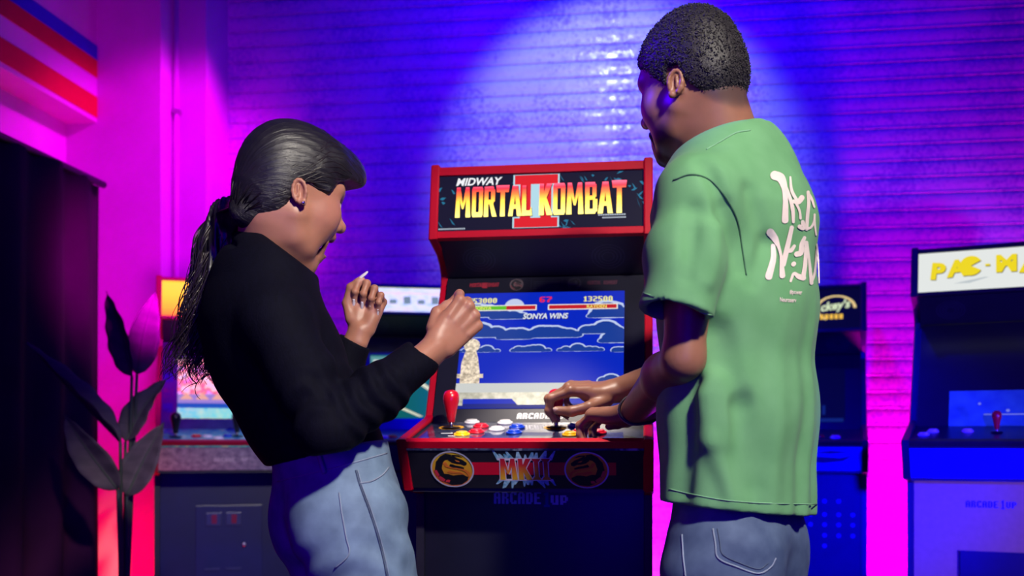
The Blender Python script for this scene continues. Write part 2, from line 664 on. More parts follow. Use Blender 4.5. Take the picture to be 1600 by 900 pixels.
def panel(name, x0, x1, y0, z0, y1, z1, t, m, parent, bevel=0.001):
    """flat board; its face runs from (y0,z0) to (y1,z1), thickness t away from the player"""
    F = plane_frame(y0, z0, y1, z1)
    L = math.hypot(y1 - y0, z1 - z0)
    bm = bmesh.new()
    bm_box(bm, (x0, 0, -t), (x1, L, 0), bevel)
    return mk_bm(name, bm, m, parent, mw=F)


def side_profile(c):
    H = c['H']
    mb = c['mb']
    return [(0.0, c['dz']), (0.25, c['dz'] + 0.048), (0.27, c['dz'] + 0.056), (0.425, mb - 0.11), (0.44, mb - 0.085), (0.44, mb - 0.06),
            (0.425, mb - 0.04), (0.39, mb - 0.02), (0.30, mb), (0.33, H), (c['D'], H), (c['D'], 0.0), (0.17, 0.0), (0.17, c['dz'] - 0.11), (0.06, c['dz'] - 0.098)]


def button(parent, F, x, y, m, r=0.0135):
    """rim and plunger pressed into the deck"""
    M = F @ Matrix.Translation((x, y, 0))
    key = 'rim' + m.name
    v, f = lathe([(r * 1.25, 0.0), (r * 1.28, 0.003), (r * 1.12, 0.0048), (r * 0.98, 0.0044), (r * 0.96, 0.002)], 24)
    o = mk('button', v, f, m, parent, True, M)
    v, f = lathe([(r * 0.92, 0.0), (r * 0.92, 0.0065), (r * 0.82, 0.0080), (r * 0.4, 0.0074), (0.0004, 0.0072)], 24)
    mk('plunger', v, f, m, o, True)
    return o


def joystick(parent, F, x, y, m, s=1.0, washer=True):
    M = F @ Matrix.Translation((x, y, 0)) @ Matrix.Rotation(math.radians(-11), 4, 'X')
    j = mk('joystick', *lathe([(0.0045 * s, 0.0), (0.0045 * s, 0.016 * s)], 12), M_STEEL, parent, True, M)
    prof = [(0.0062, 0.012), (0.0078, 0.014), (0.0105, 0.03), (0.0140, 0.046), (0.0166, 0.056), (0.0176, 0.0635), (0.0168, 0.071), (0.0135, 0.0775), (0.0075, 0.081), (0.0004, 0.082)]
    mk('bat_top', *lathe([(r * s, z * s) for r, z in prof], 28), m, j, True)
    mk('dust_washer', *lathe([(0.021 * s, 0.0002), (0.021 * s, 0.002), (0.006, 0.003)], 28), M_BLKG, j, True)
    return j


def build_cabinet(name, loc, rz, c):
    """c: W width, H top, mb marquee bottom, dz deck height, D depth, colours"""
    root = empty(name, loc, rz)
    W = c['W']; t = 0.017; w2 = W / 2
    pr = side_profile(c)
    n = len(pr)
    for s in (-1, 1):
        xo, xi = s * w2, s * (w2 - t)
        v = [(xo, y, z) for y, z in pr] + [(xi, y, z) for y, z in pr]
        f = [(i, (i + 1) % n, n + (i + 1) % n, n + i) for i in range(n)] + [tuple(range(n)), tuple(reversed(range(n, 2 * n)))]
        bm = bmesh.new()
        bv = [bm.verts.new(p) for p in v]
        for q in f:
            bm.faces.new([bv[i] for i in q])
        sp = mk_bm('side_panel', bm, c['side'], root)
        # edge moulding: rounded strip that follows the front outline
        path = pr[13:] + pr[:11]
        vs2, fs2 = [], []
        nrm = []
        m_ = len(path)
        for i in range(m_):
            a = Vector(path[max(0, i - 1)]); b = Vector(path[min(m_ - 1, i + 1)])
            tt = (b - a).normalized()
            nrm.append(Vector((-tt.y, tt.x)))
        e = 0.0015
        lo, hi = min(xo, xi) - e, max(xo, xi) + e
        for i in range(m_):
            p = Vector(path[i]); q = p + nrm[i] * 0.003; k = p - nrm[i] * 0.004
            vs2 += [(lo, k.x, k.y), (lo, p.x, p.y), (lo + 0.003, q.x, q.y), (hi - 0.003, q.x, q.y), (hi, p.x, p.y), (hi, k.x, k.y)]
        for i in range(m_ - 1):
            for k in range(6):
                k2 = (k + 1) % 6
                fs2.append((i * 6 + k, i * 6 + k2, (i + 1) * 6 + k2, (i + 1) * 6 + k))
        fs2 += [tuple(reversed(range(6))), tuple(range((m_ - 1) * 6, m_ * 6))]
        mk('edge_moulding', vs2, fs2, c['trim'], sp)
    x0, x1 = -w2 + t, w2 - t
    H, mb, dz = c['H'], c['mb'], c['dz']
    panel('back_panel', x0, x1, c['D'] - 0.02, 0.02, c['D'] - 0.02, H - 0.02, 0.012, M_BLK, root)
    box('top_panel', (x0, 0.34, H - 0.018), (x1, c['D'] - 0.01, H - 0.004), M_BLK, root, 0.001)
    # marquee with its two rails
    dy = 0.03 / (H - mb)
    ym = lambda z: 0.303 + (z - mb) * dy
    rl = c.get('rail', 0.020)
    panel('marquee_rail', x0, x1, ym(H - rl - 0.002), H - rl - 0.002, ym(H - 0.002), H - 0.002, 0.02, c['rails'], root, 0.002)
    panel('marquee_rail', x0, x1, ym(mb + 0.002), mb + 0.002, ym(mb + 0.002 + rl * 0.8), mb + 0.002 + rl * 0.8, 0.02, c['rails'], root, 0.002)
    z0, z1 = mb + 0.002 + rl * 0.8, H - rl - 0.002
    mq = panel('marquee', x0, x1, ym(z0) + 0.006, z0, ym(z1) + 0.006, z1, 0.006, c['marquee'], root, 0.0005)
    c['mqF'] = Matrix.Identity(4)
    c['mqL'] = math.hypot(z1 - z0, ym(z1) - ym(z0))
    # speaker panel, bezel, screen
    by0, bz0 = 0.252, dz + 0.040
    by1, bz1 = 0.432, mb - 0.07
    spk = panel('speaker_panel', x0, x1, by1 + 0.004, bz1 + 0.002, 0.335, mb + 0.004, 0.012, c['speaker'], root)
    spL = math.hypot(0.432 - 0.335, 0.07)
    for s in (-1, 1):
        g = []
        for q in (0.012, 0.020, 0.028, 0.036):
            g += ring(s * W * 0.30, spL * 0.5, q, q + 0.0028, 24)
        decal('speaker_grille', g, mat('speaker_slots', (0.03, 0.03, 0.06, 1), 0.5, var=0.1), spk, Matrix.Identity(4), 0.0005)
    bz = panel('bezel', x0, x1, by0, bz0, by1, bz1, 0.010, c['bezel'], root)
    bL = math.hypot(by1 - by0, bz1 - bz0)
    sx0, sx1, sy0, sy1 = c['screen']
    sc = mk('screen', [(sx0, sy0 * bL, 0.0015), (sx1, sy0 * bL, 0.0015), (sx1, sy1 * bL, 0.0015), (sx0, sy1 * bL, 0.0015),
                       (sx0, sy0 * bL, 0), (sx1, sy0 * bL, 0), (sx1, sy1 * bL, 0), (sx0, sy1 * bL, 0)],
            [(0, 1, 2, 3), (0, 4, 5, 1), (1, 5, 6, 2), (2, 6, 7, 3), (3, 7, 4, 0)], c['screenmat'], root, mw=plane_frame(by0, bz0, by1, bz1))
    c['bL'] = bL
    # deck
    dk = panel('control_deck', x0, x1, 0.006, dz - 0.006, 0.256, dz + 0.041, 0.014, c['deck'], root)
    dF = plane_frame(0.006, dz - 0.006, 0.256, dz + 0.041)
    c['deckF'] = dF
    # front panel under the deck with its rail
    zt = dz - 0.002
    panel('deck_rail', x0, x1, 0.0085, zt - 0.0145, -0.0005, zt, 0.014, c['rails'], root, 0.002)
    fp = panel('front_panel', x0, x1, 0.062, dz - 0.096, 0.010, zt - 0.0155, 0.012, c['front'], root)
    c['fpL'] = math.hypot(0.052, (zt - 0.0155) - (dz - 0.096))
    box('deck_underside', (x0, 0.07, dz - 0.104), (x1, 0.24, dz - 0.092), M_BLK, root)
    lp = panel('lower_panel', x0, x1, 0.182, 0.03, 0.182, dz - 0.104, 0.012, c['lower'], root)
    box('riser_kick', (x0, 0.19, 0.0), (x1, c['D'] - 0.03, 0.03), M_BLK, root)
    return dict(root=root, marquee=mq, speaker=spk, bezel=bz, screen=sc, deck=dk, deckF=dF, front=fp, lower=lp)


def floor_place(px, d):
    p = P(px, HY, d)
    return (p.x, p.y, 0.0)


# --- emissive prints
def em(name, c, s=1.0):
    if name in MATS:
        return MATS[name]
    m = bpy.data.materials.new(name)
    m.use_nodes = True
    b = m.node_tree.nodes['Principled BSDF']
    b.inputs['Base Color'].default_value = (0.01, 0.01, 0.01, 1)
    b.inputs['Roughness'].default_value = 0.3
    b.inputs['Specular IOR Level'].default_value = 0.08
    b.inputs['Emission Color'].default_value = c
    b.inputs['Emission Strength'].default_value = s
    MATS[name] = m
    return m


def logo_lettering(mqo, L, W):
    """marquee print of the near machine"""
    I = Matrix.Identity(4)
    x0 = -W / 2 + 0.017
    w = W - 0.034
    ox = lambda u: x0 + u * w
    oy = lambda v: v * L
    # lightning streaks
    rr = random.Random(3)
    st = []
    for (cx, cy, sx, sy, cnt) in ((0.04, 0.5, 0.05, 0.3, 9), (0.39, 0.5, 0.035, 0.46, 12), (0.60, 0.14, 0.05, 0.1, 8), (0.76, 0.88, 0.12, 0.07, 10), (0.96, 0.62, 0.04, 0.2, 9), (0.58, 0.95, 0.05, 0.03, 5)):
        for k in range(cnt):
            x, y = cx + rr.uniform(-sx, sx), cy + rr.uniform(-sy, sy)
            l, h = rr.uniform(0.012, 0.035), rr.uniform(0.02, 0.05)
            a = rr.uniform(-0.6, 0.3)
            st.append([(ox(x), oy(y)), (ox(min(.995, x + l * 0.5)), oy(min(.98, max(0.02, y + a * 0.2 - h)))), (ox(min(.995, x + l)), oy(min(.98, max(.02, y + a * 0.4)))), (ox(min(.995, x + l * 0.4)), oy(min(.98, y + a * 0.2 + h * 0.5)))])
    decal('lightning_print', st, em('lightning_teal', rgb(40, 130, 170), 0.8), mqo, I, 0.0004)
    # numeral behind the words: pale glow, then red
    def numeral(g):
        out = []
        for cx in (0.428, 0.528):
            out.append(rect(ox(cx - 0.026 - g), oy(0.06 - g), ox(cx + 0.026 + g), oy(0.94 + g)))
        out.append(rect(ox(0.375 - g), oy(0.80 - g * 3), ox(0.585 + g), oy(0.965 + g)))
        out.append(rect(ox(0.375 - g), oy(0.035 - g), ox(0.585 + g), oy(0.20 + g * 3)))
        return out
    decal('numeral_glow_print', numeral(0.008) + [rect(ox(0.452), oy(0.2), ox(0.504), oy(0.8))], em('numeral_glow', rgb(185, 225, 240), 0.95), mqo, I, 0.0006)
    decal('numeral_print', numeral(0.0), em('numeral_red', rgb(225, 25, 40), 1.0), mqo, I, 0.0009)
    left = disp_text('MORTAL', ox(0.085), oy(0.24), L * 0.54, w * 0.375)
    right = disp_text('KOMBAT', ox(0.495), oy(0.24), L * 0.56, w * 0.415)
    shadow = [[(x + 0.0014, y - 0.0016) for x, y in q] for q in left + right]
    decal('title_shadow_print', shadow, em('title_shadow', rgb(30, 12, 30), 0.5), mqo, I, 0.0012)
    decal('title_print', left + right, grad_mat('title_gradient', [(0.0, rgb(250, 235, 120)), (0.45, rgb(250, 200, 60)), (0.68, rgb(240, 110, 40)), (0.86, rgb(215, 25, 50)), (1.0, rgb(235, 90, 120))], 1, 1.0), mqo, I, 0.0016)
    pl, pw = font_polys('MIDWAY', L * 0.135, 0.25, 0.03)
    decal('maker_print', move2(pl, ox(0.085), oy(0.815)), em('print_white', rgb(245, 245, 250), 1.0), mqo, I, 0.0012)
    fine = []
    for k in range(14):
        fine.append(rect(ox(0.005 + k * 0.0095), oy(0.03), ox(0.005 + k * 0.0095 + 0.0075), oy(0.055)))
        if k < 12:
            fine.append(rect(ox(0.78 + k * 0.011), oy(0.205), ox(0.78 + k * 0.011 + 0.009), oy(0.23)))
            fine.append(rect(ox(0.80 + k * 0.0095), oy(0.155), ox(0.80 + k * 0.0095 + 0.0075), oy(0.18)))
    decal('fine_print', fine, em('fine_print_white', rgb(190, 200, 215), 0.9), mqo, I, 0.0012)


def dragon(parent, cx, cy, r, flip, names, mg, mb_, mo, mr, ms, z):
    """round emblem with a dragon's head in profile"""
    I = Matrix.Identity(4)
    fx = -1 if flip else 1
    T = lambda pts: [(cx + fx * x * r, cy + y * r) for x, y in (pts if not flip else pts[::-1])]
    o = decal(names, [circle(cx, cy, r * 0.97, 36)], mg, parent, I, z)
    decal('emblem_ring', ring(cx, cy, r * 0.93, r, 40), ms, parent, I, z + 0.0008)
    body = [T([(.02, .80), (-.22, .86), (-.5, .70), (-.72, .40), (-.40, .36), (-.28, .50), (.0, .58)]),
            T([(-.72, .40), (-.80, .0), (-.72, -.35), (-.40, -.26), (-.48, .04), (-.40, .36)]),
            T([(-.72, -.35), (-.48, -.68), (-.1, -.88), (.02, -.34), (-.22, -.26), (-.40, -.26)]),
            T([(-.1, -.88), (.35, -.84), (.66, -.60), (.70, -.44), (.46, -.30), (.28, -.30), (.02, -.34)]),
            T([(-.10, .72), (.12, .74), (.30, .62), (.52, .52), (.70, .36), (.68, .24), (.56, .20), (.42, .28), (.22, .30), (.02, .36), (-.14, .50)]),
            T([(.02, .80), (.34, .78), (.56, .64), (.30, .70), (.06, .74)]),
            T([(-.06, .30), (.16, .22), (.36, .18), (.56, .10), (.54, .02), (.34, .06), (.10, .10), (-.14, .16)])]
    decal('emblem_dragon', body, mb_, parent, I, z + 0.0004)
    decal('emblem_flame', [T([(-.40, .34), (-.30, .12), (.10, .02), (.40, -.04), (.60, -.16), (.74, -.46), (.80, -.20), (.62, -.02), (.30, .04), (.0, .10), (-.16, .20), (-.26, .40)]),
                           T([(.16, .52), (.34, .46), (.38, .40), (.24, .42)]), T([(-.16, -.06), (.14, -.14), (.40, -.16), (.58, -.30), (.30, -.22), (.02, -.24), (-.26, -.16)])], mo, parent, I, z + 0.0006)
    decal('emblem_scales', [T([(-.86, -.06), (-.72, -.04), (-.62, -.36), (-.76, -.40)]), T([(-.72, -.44), (-.59, -.38), (-.38, -.56), (-.44, -.70), (-.60, -.62)]), T([(-.40, -.72), (-.32, -.58), (-.16, -.60), (-.2, -.74)])], mr, parent, I, z + 0.0006)
    return o


# ----- the machine the two people play on
MAINC = dict(W=0.50, H=1.680, mb=1.508, dz=1.052, D=0.62, side=M_BLK, trim=M_RED, rails=M_RED,
             marquee=em('marquee_night', rgb(12, 10, 45), 0.9), speaker=mat('speaker_board', (0.010, 0.010, 0.024, 1), 0.5, var=0.1),
             bezel=mat('bezel_black', (0.010, 0.010, 0.020, 1), 0.3, var=0.1), screen=(-0.187, 0.187, 0.09, 0.885),
             screenmat=em('screen_blue', rgb(10, 40, 190), 1.0), deck=None, front=M_BLK,
             lower=mat('lower_black', (0.008, 0.008, 0.02, 1), 0.3, var=0.1))
MAINC['deck'] = mat('deck_artwork', (0.02, 0.02, 0.05, 1), 0.12, vscale=26, stretch=(1, 0.5, 1), coat=0.5,
                    ramp=[(0.40, (0.012, 0.014, 0.05, 1)), (0.52, (0.05, 0.06, 0.12, 1)), (0.60, (0.02, 0.022, 0.06, 1)), (0.72, (0.30, 0.32, 0.42, 1))])
main = build_cabinet('arcade_cabinet', (-0.24, 1.970, 0.0), 0.0, MAINC)
tag(main['root'], 'tall black arcade machine with red edges, standing between the two people', 'arcade machine')
I4 = Matrix.Identity(4)
# prints live in the panel's own coordinates, so they are parented to the panel itself
logo_lettering(main['marquee'], MAINC['mqL'], 0.50)

# screen picture
S = main['screen']
sx0, sx1, sy0, sy1 = MAINC['screen']
bL = MAINC['bL']
SX = lambda u: sx0 + (sx1 - sx0) * u
SY = lambda v: (sy0 + (sy1 - sy0) * v) * bL
zb = 0.0018
decal('night_sky_band', [rect(SX(0), SY(0.0), SX(1), SY(0.035))], em('screen_deep', rgb(10, 30, 130), 1.0), S, I4, zb)
rr = random.Random(5)


def cloud(cx, cy, w, h, n=8):
    """lumpy cloud outline: pale rim, then dark heart"""
    rim, core = [], []
    for k in range(n):
        t = (k + 0.5) / n
        x = cx + (t - 0.5) * w
        r = h * (0.35 + 0.75 * math.sin(math.pi * t)) * rr.uniform(0.65, 1.15)
        rim.append((x, cy + r * 0.35, r))
    return rim


clouds = [(0.10, 0.78, 0.30, 0.10), (0.30, 0.76, 0.24, 0.08), (0.91, 0.76, 0.26, 0.12), (0.13, 0.60, 0.28, 0.11), (0.33, 0.58, 0.2, 0.09), (0.56, 0.59, 0.34, 0.13), (0.87, 0.62, 0.30, 0.10), (0.97, 0.54, 0.22, 0.09),
          (0.12, 0.47, 0.26, 0.055), (0.44, 0.47, 0.24, 0.06), (0.74, 0.47, 0.28, 0.055), (0.99, 0.46, 0.12, 0.05), (0.92, 0.20, 0.12, 0.06)]
pale, dark, mid = [], [], []
ASP = (sx1 - sx0) / ((sy1 - sy0) * bL)
for cx, cy, w, h in clouds:
    for (x, y, r) in cloud(cx, cy, w, h):
        for lst, rs, dy, dx in ((pale, 1.0, 0, 0), (dark, 0.82, -0.002, 0.0)):
            pts = []
            for a in range(14):
                an = 2 * math.pi * a / 14
                u = min(0.999, max(0.001, x + dx + r * rs * math.cos(an) * 0.8))
                v = y + dy + r * rs * math.sin(an) * (0.75 if math.sin(an) > 0 else 0.4)
                pts.append((SX(u), SY(v)))
            lst.append(pts)
decal('cloud_rims', pale, em('cloud_pale', rgb(190, 205, 240), 1.0), S, I4, zb + 0.0002)
decal('cloud_hearts', dark, em('cloud_dark', rgb(28, 62, 150), 1.0), S, I4, zb + 0.0004)
decal('moon', [circle(SX(0.32), SY(0.865), 0.024, 28)], em('moon_pale', rgb(195, 205, 235), 1.0), S, I4, zb + 0.0001)
M_STONE = mat('screen_stone', rgb(175, 175, 160), 0.5, vscale=90, emit=0.95, color2=rgb(205, 205, 195), var=0.1)
decal('stone_ledge', [rect(SX(0), SY(0.125), SX(1), SY(0.205))], em('ledge_pale', rgb(205, 208, 205), 1.0), S, I4, zb + 0.0006)
decal('stone_ledge_shade', [rect(SX(0), SY(0.075), SX(1), SY(0.128)), rect(SX(0), SY(0.02), SX(0.05), SY(0.08)),
                            [(SX(0.34), SY(0.08)), (SX(0.38), SY(0.025)), (SX(0.60), SY(0.025)), (SX(0.64), SY(0.08))]],
      mat('ledge_grey', rgb(120, 122, 105), 0.5, vscale=70, emit=0.9, color2=rgb(165, 165, 150), var=0.1), S, I4, zb + 0.0007)
# carved stone figure on its block, as a plain lump
decal('stone_block', [rect(SX(0.02), SY(0.205), SX(0.14), SY(0.27)), rect(SX(0.0), SY(0.25), SX(0.16), SY(0.285)),
                      [(SX(0.02), SY(0.28)), (SX(0.14), SY(0.28)), (SX(0.12), SY(0.42)), (SX(0.10), SY(0.50)), (SX(0.04), SY(0.48)), (SX(0.02), SY(0.38))],
                      circle(SX(0.075), SY(0.53), 0.019, 12)], mat('statue_stone', rgb(120, 110, 90), 0.5, vscale=150, emit=0.9, color2=rgb(205, 195, 170), var=0.1), S, I4, zb + 0.0006)
# scores, bars, names
M_SCORE = em('score_cream', rgb(238, 232, 150), 1.0)
W_ = sx1 - sx0
decal('score_text', pix_text('453000', SX(0.025), SY(0.905), 0.0145, 0.0117), M_SCORE, S, I4, zb + 0.001)
decal('score_text', pix_text('132500', SX(0.745), SY(0.905), 0.0145, 0.0117), M_SCORE, S, I4, zb + 0.001)
decal('timer_text', pix_text('67', SX(0.475), SY(0.905), 0.0155, 0.0155), em('timer_red', rgb(235, 40, 70), 1.0), S, I4, zb + 0.001)
fr = em('bar_white', rgb(240, 235, 225), 1.0)
decal('health_bar_frame', [rect(SX(0.03), SY(0.835), SX(0.46), SY(0.885)), rect(SX(0.53), SY(0.835), SX(0.96), SY(0.885))], fr, S, I4, zb + 0.0008)
decal('health_bar_red', [rect(SX(0.27), SY(0.843), SX(0.453), SY(0.877)), rect(SX(0.537), SY(0.843), SX(0.953), SY(0.877))], em('bar_red', rgb(195, 30, 40), 1.0), S, I4, zb + 0.001)
decal('health_bar_green', [rect(SX(0.037), SY(0.843), SX(0.27), SY(0.877))], em('bar_green', rgb(95, 190, 40), 1.0), S, I4, zb + 0.001)
p1, pw = font_polys('SONYA', 0.0088, 0, 0.02)
p2, pw2 = font_polys('RAYDEN', 0.0088, 0, 0.02)
decal('name_text', move2(p1, SX(0.07), SY(0.846)), em('name_yellow', rgb(240, 235, 110), 1.0), S, I4, zb + 0.0013)
decal('name_text', move2(p2, SX(0.77), SY(0.846)), em('name_yellow', rgb(240, 235, 110), 1.0), S, I4, zb + 0.0013)
p3, pw3 = font_polys('SONYA WINS', 0.0150, 0.18, 0.03, 0.82)
decal('result_shadow', move2(p3, SX(0.382), SY(0.752)), em('result_dark', rgb(20, 25, 80), 1.0), S, I4, zb + 0.0012)
decal('result_text', move2(p3, SX(0.378), SY(0.757)), em('result_pale', rgb(225, 230, 240), 1.0), S, I4, zb + 0.0015)

# bezel prints
BZ = main['bezel']
em_d = dict(mg=mat('emblem_dim', (0.10, 0.07, 0.08, 1), 0.5, var=0.1), mb_=mat('emblem_black', (0.006, 0.006, 0.012, 1), 0.5, var=0.1), mo=mat('emblem_dim_red', (0.16, 0.03, 0.04, 1), 0.5, var=0.1))
decal('bezel_logo_print', disp_text('MORTAL', -0.178, bL * 0.935, 0.011, 0.032) + disp_text('KOMBAT', -0.140, bL * 0.935, 0.011, 0.032) + [rect(-0.148, bL * 0.925, -0.136, bL * 0.965)], mat('bezel_logo_red', (0.28, 0.01, 0.03, 1), 0.5, var=0.05), BZ, I4)
decal('bezel_logo_print', disp_text('MORTAL', 0.100, bL * 0.935, 0.011, 0.032) + disp_text('KOMBAT', 0.138, bL * 0.935, 0.011, 0.032), mat('bezel_logo_dim', (0.06, 0.008, 0.03, 1), 0.5, var=0.05), BZ, I4)
dragon(BZ, -0.066, bL * 0.945, 0.0165, False, 'emblem_disc', em_d['mg'], em_d['mb_'], em_d['mo'], em_d['mo'], em_d['mg'], 0.0005)
dragon(BZ, 0.070, bL * 0.945, 0.0165, True, 'emblem_disc', mat('emblem_dimmer', (0.03, 0.025, 0.05, 1), 0.5, var=0.1), em_d['mb_'], MATS['emblem_dimmer'], MATS['emblem_dimmer'], MATS['emblem_dimmer'], 0.0005)
bx = []
for k in range(4):
    bx.append(rect(-0.026, bL * 0.915 + k * 0.006, 0.036, bL * 0.915 + k * 0.006 + 0.0018))
bx += [rect(-0.032, bL * 0.90, 0.042, bL * 0.90 + 0.001), rect(-0.032, bL * 0.90, -0.031, bL * 0.985), rect(0.041, bL * 0.90, 0.042, bL * 0.985)]
decal('instruction_print', bx, mat('bezel_grey', (0.035, 0.035, 0.06, 1), 0.5, var=0.1), BZ, I4)
decal('bezel_maker_print', pix_text('ARCADE', -0.045, bL * 0.022, 0.0145, 0.0125, 0.12) + pix_text('1', 0.034, bL * 0.022, 0.0145, 0.012, 0.12) + pix_text('UP', 0.048, bL * 0.022, 0.0145, 0.0125), M_WHT, BZ, I4)

# deck: buttons and sticks placed by where they sit on the deck (x from the centre, y up the deck)
B = {k: mat('button_' + k, v, 0.22, var=0.02, coat=0.4) for k, v in dict(yellow=rgb(245, 190, 20), red=rgb(215, 25, 45), white=rgb(225, 222, 225), blue=rgb(15, 60, 190)).items()}
B['stick'] = mat('stick_red', rgb(205, 15, 40), 0.25, var=0.03, coat=0.5)
deckF = main['deckF']


def on_deck(px, py):
    """where a line of sight meets the deck, in deck coordinates"""
    inv = (Matrix.Translation((-0.24, 1.970, 0.0)) @ deckF).inverted()
    a = inv @ CAM
    b = inv @ P(px, py, 2.0)
    t = a.z / (a.z - b.z)
    q = a + (b - a) * t
    return q.x, q.y


joystick(main['root'], deckF, *on_deck(705, 669), B['stick'])
JX, JY = on_deck(869, 668)
joystick(main['root'], deckF, JX, JY, B['stick'])
for px, py, c in ((721.6, 680, 'yellow'), (744.5, 676, 'red'), (751.5, 667.5, 'red'), (737.5, 661, 'white'), (776, 672, 'white'), (803, 677, 'blue'), (808, 668.5, 'blue'), (789, 662, 'white'),
                  (891, 680.5, 'yellow'), (906, 676, 'red'), (899, 666, 'blue'), (925, 668, 'white'), (935, 677, 'red'), (915, 661, 'white')):
    button(main['root'], deckF, *on_deck(px, py), B[c])
DK = main['deck']
decal('stick_plate_print', [circle(*on_deck(705, 668), 0.027, 24)], mat('plate_yellow', rgb(225, 160, 20), 0.3, var=0.05), DK, I4, 0.0003)
decal('stick_plate_print', [circle(JX, JY, 0.027, 24)], MATS['plate_yellow'], DK, I4, 0.0003)
decal('deck_streaks', [[(-0.22, 0.02), (-0.13, 0.10), (-0.10, 0.105), (-0.16, 0.02)], [(-0.06, 0.02), (-0.03, 0.055), (0.13, 0.07), (0.14, 0.03)], [(-0.14, 0.19), (-0.10, 0.21), (-0.10, 0.20)]],
      mat('deck_streak_grey', (0.22, 0.23, 0.30, 1), 0.12, vscale=40, color2=(0.06, 0.07, 0.13, 1), coat=0.5), DK, I4, 0.0003)
decal('deck_stripes', [rect(-0.145 - 0.02 * k, 0.05 + 0.03 * k, -0.12 - 0.02 * k, 0.056 + 0.03 * k) for k in range(3)], M_WHT, DK, I4, 0.0004)

# front panel print: red band, letters, lightning, two emblems
FPn = main['front']
fL = MAINC['fpL']
decal('red_band_print', [rect(-0.179, fL * 0.36, 0.179, fL * 0.68)], mat('band_red', rgb(215, 10, 50), 0.4, var=0.05), FPn, I4)
ltn = []
rr = random.Random(11)
for (cy, sg) in ((0.80, 1), (0.20, -1)):
    for k in range(12):
        x = -0.048 + 0.096 * k / 11 + rr.uniform(-0.003, 0.003)
        w = rr.uniform(0.0035, 0.0075)
        y0 = fL * (0.5 + sg * 0.24)
        y1 = fL * (0.5 + sg * rr.uniform(0.38, 0.49))
        dx = x * 0.25 + rr.uniform(-0.004, 0.004)
        q = [(x - w, y0), (x + w, y0), (x + w * 0.3 + dx, y1), (x - w * 0.3 + dx, y1)]
        ltn.append(q if sg > 0 else q[::-1])
decal('lightning_print', ltn, mat('print_teal', rgb(60, 150, 185), 0.5, vscale=120, color2=rgb(190, 225, 235)), FPn, I4, 0.0009)
mk2 = disp_text('MKII', -0.050, fL * 0.24, fL * 0.54, 0.100)
decal('title_shadow_print', [[(x + dx, y + dy) for x, y in q] for q in mk2 for dx, dy in ((-0.0016, 0.0016), (0.0016, -0.0012))] + [rect(-0.053, fL * 0.735, 0.053, fL * 0.79), rect(-0.053, fL * 0.215, 0.053, fL * 0.26)],
      mat('print_pale', rgb(225, 215, 225), 0.5, var=0.05), FPn, I4, 0.0012)
decal('title_print', mk2, grad_mat('title_gradient_matt', [(0.0, rgb(245, 190, 40)), (0.35, rgb(235, 140, 40)), (0.7, rgb(215, 40, 50)), (1.0, rgb(190, 10, 50))], 1), FPn, I4, 0.0016)
M_GOLD = grad_mat('emblem_gold', [(0.0, rgb(225, 110, 50)), (0.5, rgb(235, 165, 40)), (1.0, rgb(240, 195, 40))], 1)
M_EO = mat('emblem_orange', rgb(235, 125, 45), 0.5, var=0.1)
M_ES = mat('emblem_scale_red', rgb(220, 50, 70), 0.5, var=0.05)
M_ER = mat('emblem_silver', rgb(200, 195, 205), 0.4, var=0.05)
dragon(FPn, -0.1455, fL * 0.505, fL * 0.465, False, 'emblem_disc', M_GOLD, em_d['mb_'], M_EO, M_ES, M_ER, 0.0009)
dragon(FPn, 0.1215, fL * 0.495, fL * 0.465, True, 'emblem_disc', M_GOLD, em_d['mb_'], M_EO, M_ES, M_ER, 0.0009)
LP = main['lower']
lpL = MAINC['dz'] - 0.104 - 0.03
M_LIL = mat('maker_lilac', rgb(200, 190, 225), 0.5, var=0.05)
decal('maker_print', pix_text('ARCADE', -0.084, lpL - 0.030, 0.026, 0.0172), M_LIL, LP, I4)
decal('maker_print', pix_text('up', 0.037, lpL - 0.031, 0.028, 0.0200), M_LIL, LP, I4)
decal('maker_print', pix_text('1', 0.0195, lpL - 0.036, 0.034, 0.0190), mat('maker_blue', rgb(20, 40, 140), 0.5, var=0.05), LP, I4)['kind'] = 'stuff'

# ----- machines along the back
def back_cab(px, d, az, **kw):
    c = dict(W=0.47, H=1.625, mb=1.475, dz=1.052, D=0.52, side=M_BLK, trim=M_BLK, rails=M_BLK, marquee=None, speaker=MATS['speaker_board'], bezel=MATS['bezel_black'],
             screen=(-0.165, 0.165, 0.12, 0.80), screenmat=None, deck=None, front=M_BLK, lower=M_BLK, rail=0.012)
    c.update(kw)
    nm = c.pop('name', 'arcade_cabinet')
    return build_cabinet(nm, floor_place(px, d), -math.radians(az), c), c


def simple_controls(r, cols, sticks=((-0.14, 0.12, 'black'),), rows=((0.03, 0.13), (0.07, 0.14), (0.03, 0.09), (0.07, 0.10))):
    for x, y, c in sticks:
        m = B['stick'] if c == 'red' else mat('stick_black', (0.01, 0.01, 0.015, 1), 0.3, var=0.05)
        joystick(r['root'], r['deckF'], x, y, m)
    for (x, y), c in zip(rows, cols):
        button(r['root'], r['deckF'], x, y, B[c])


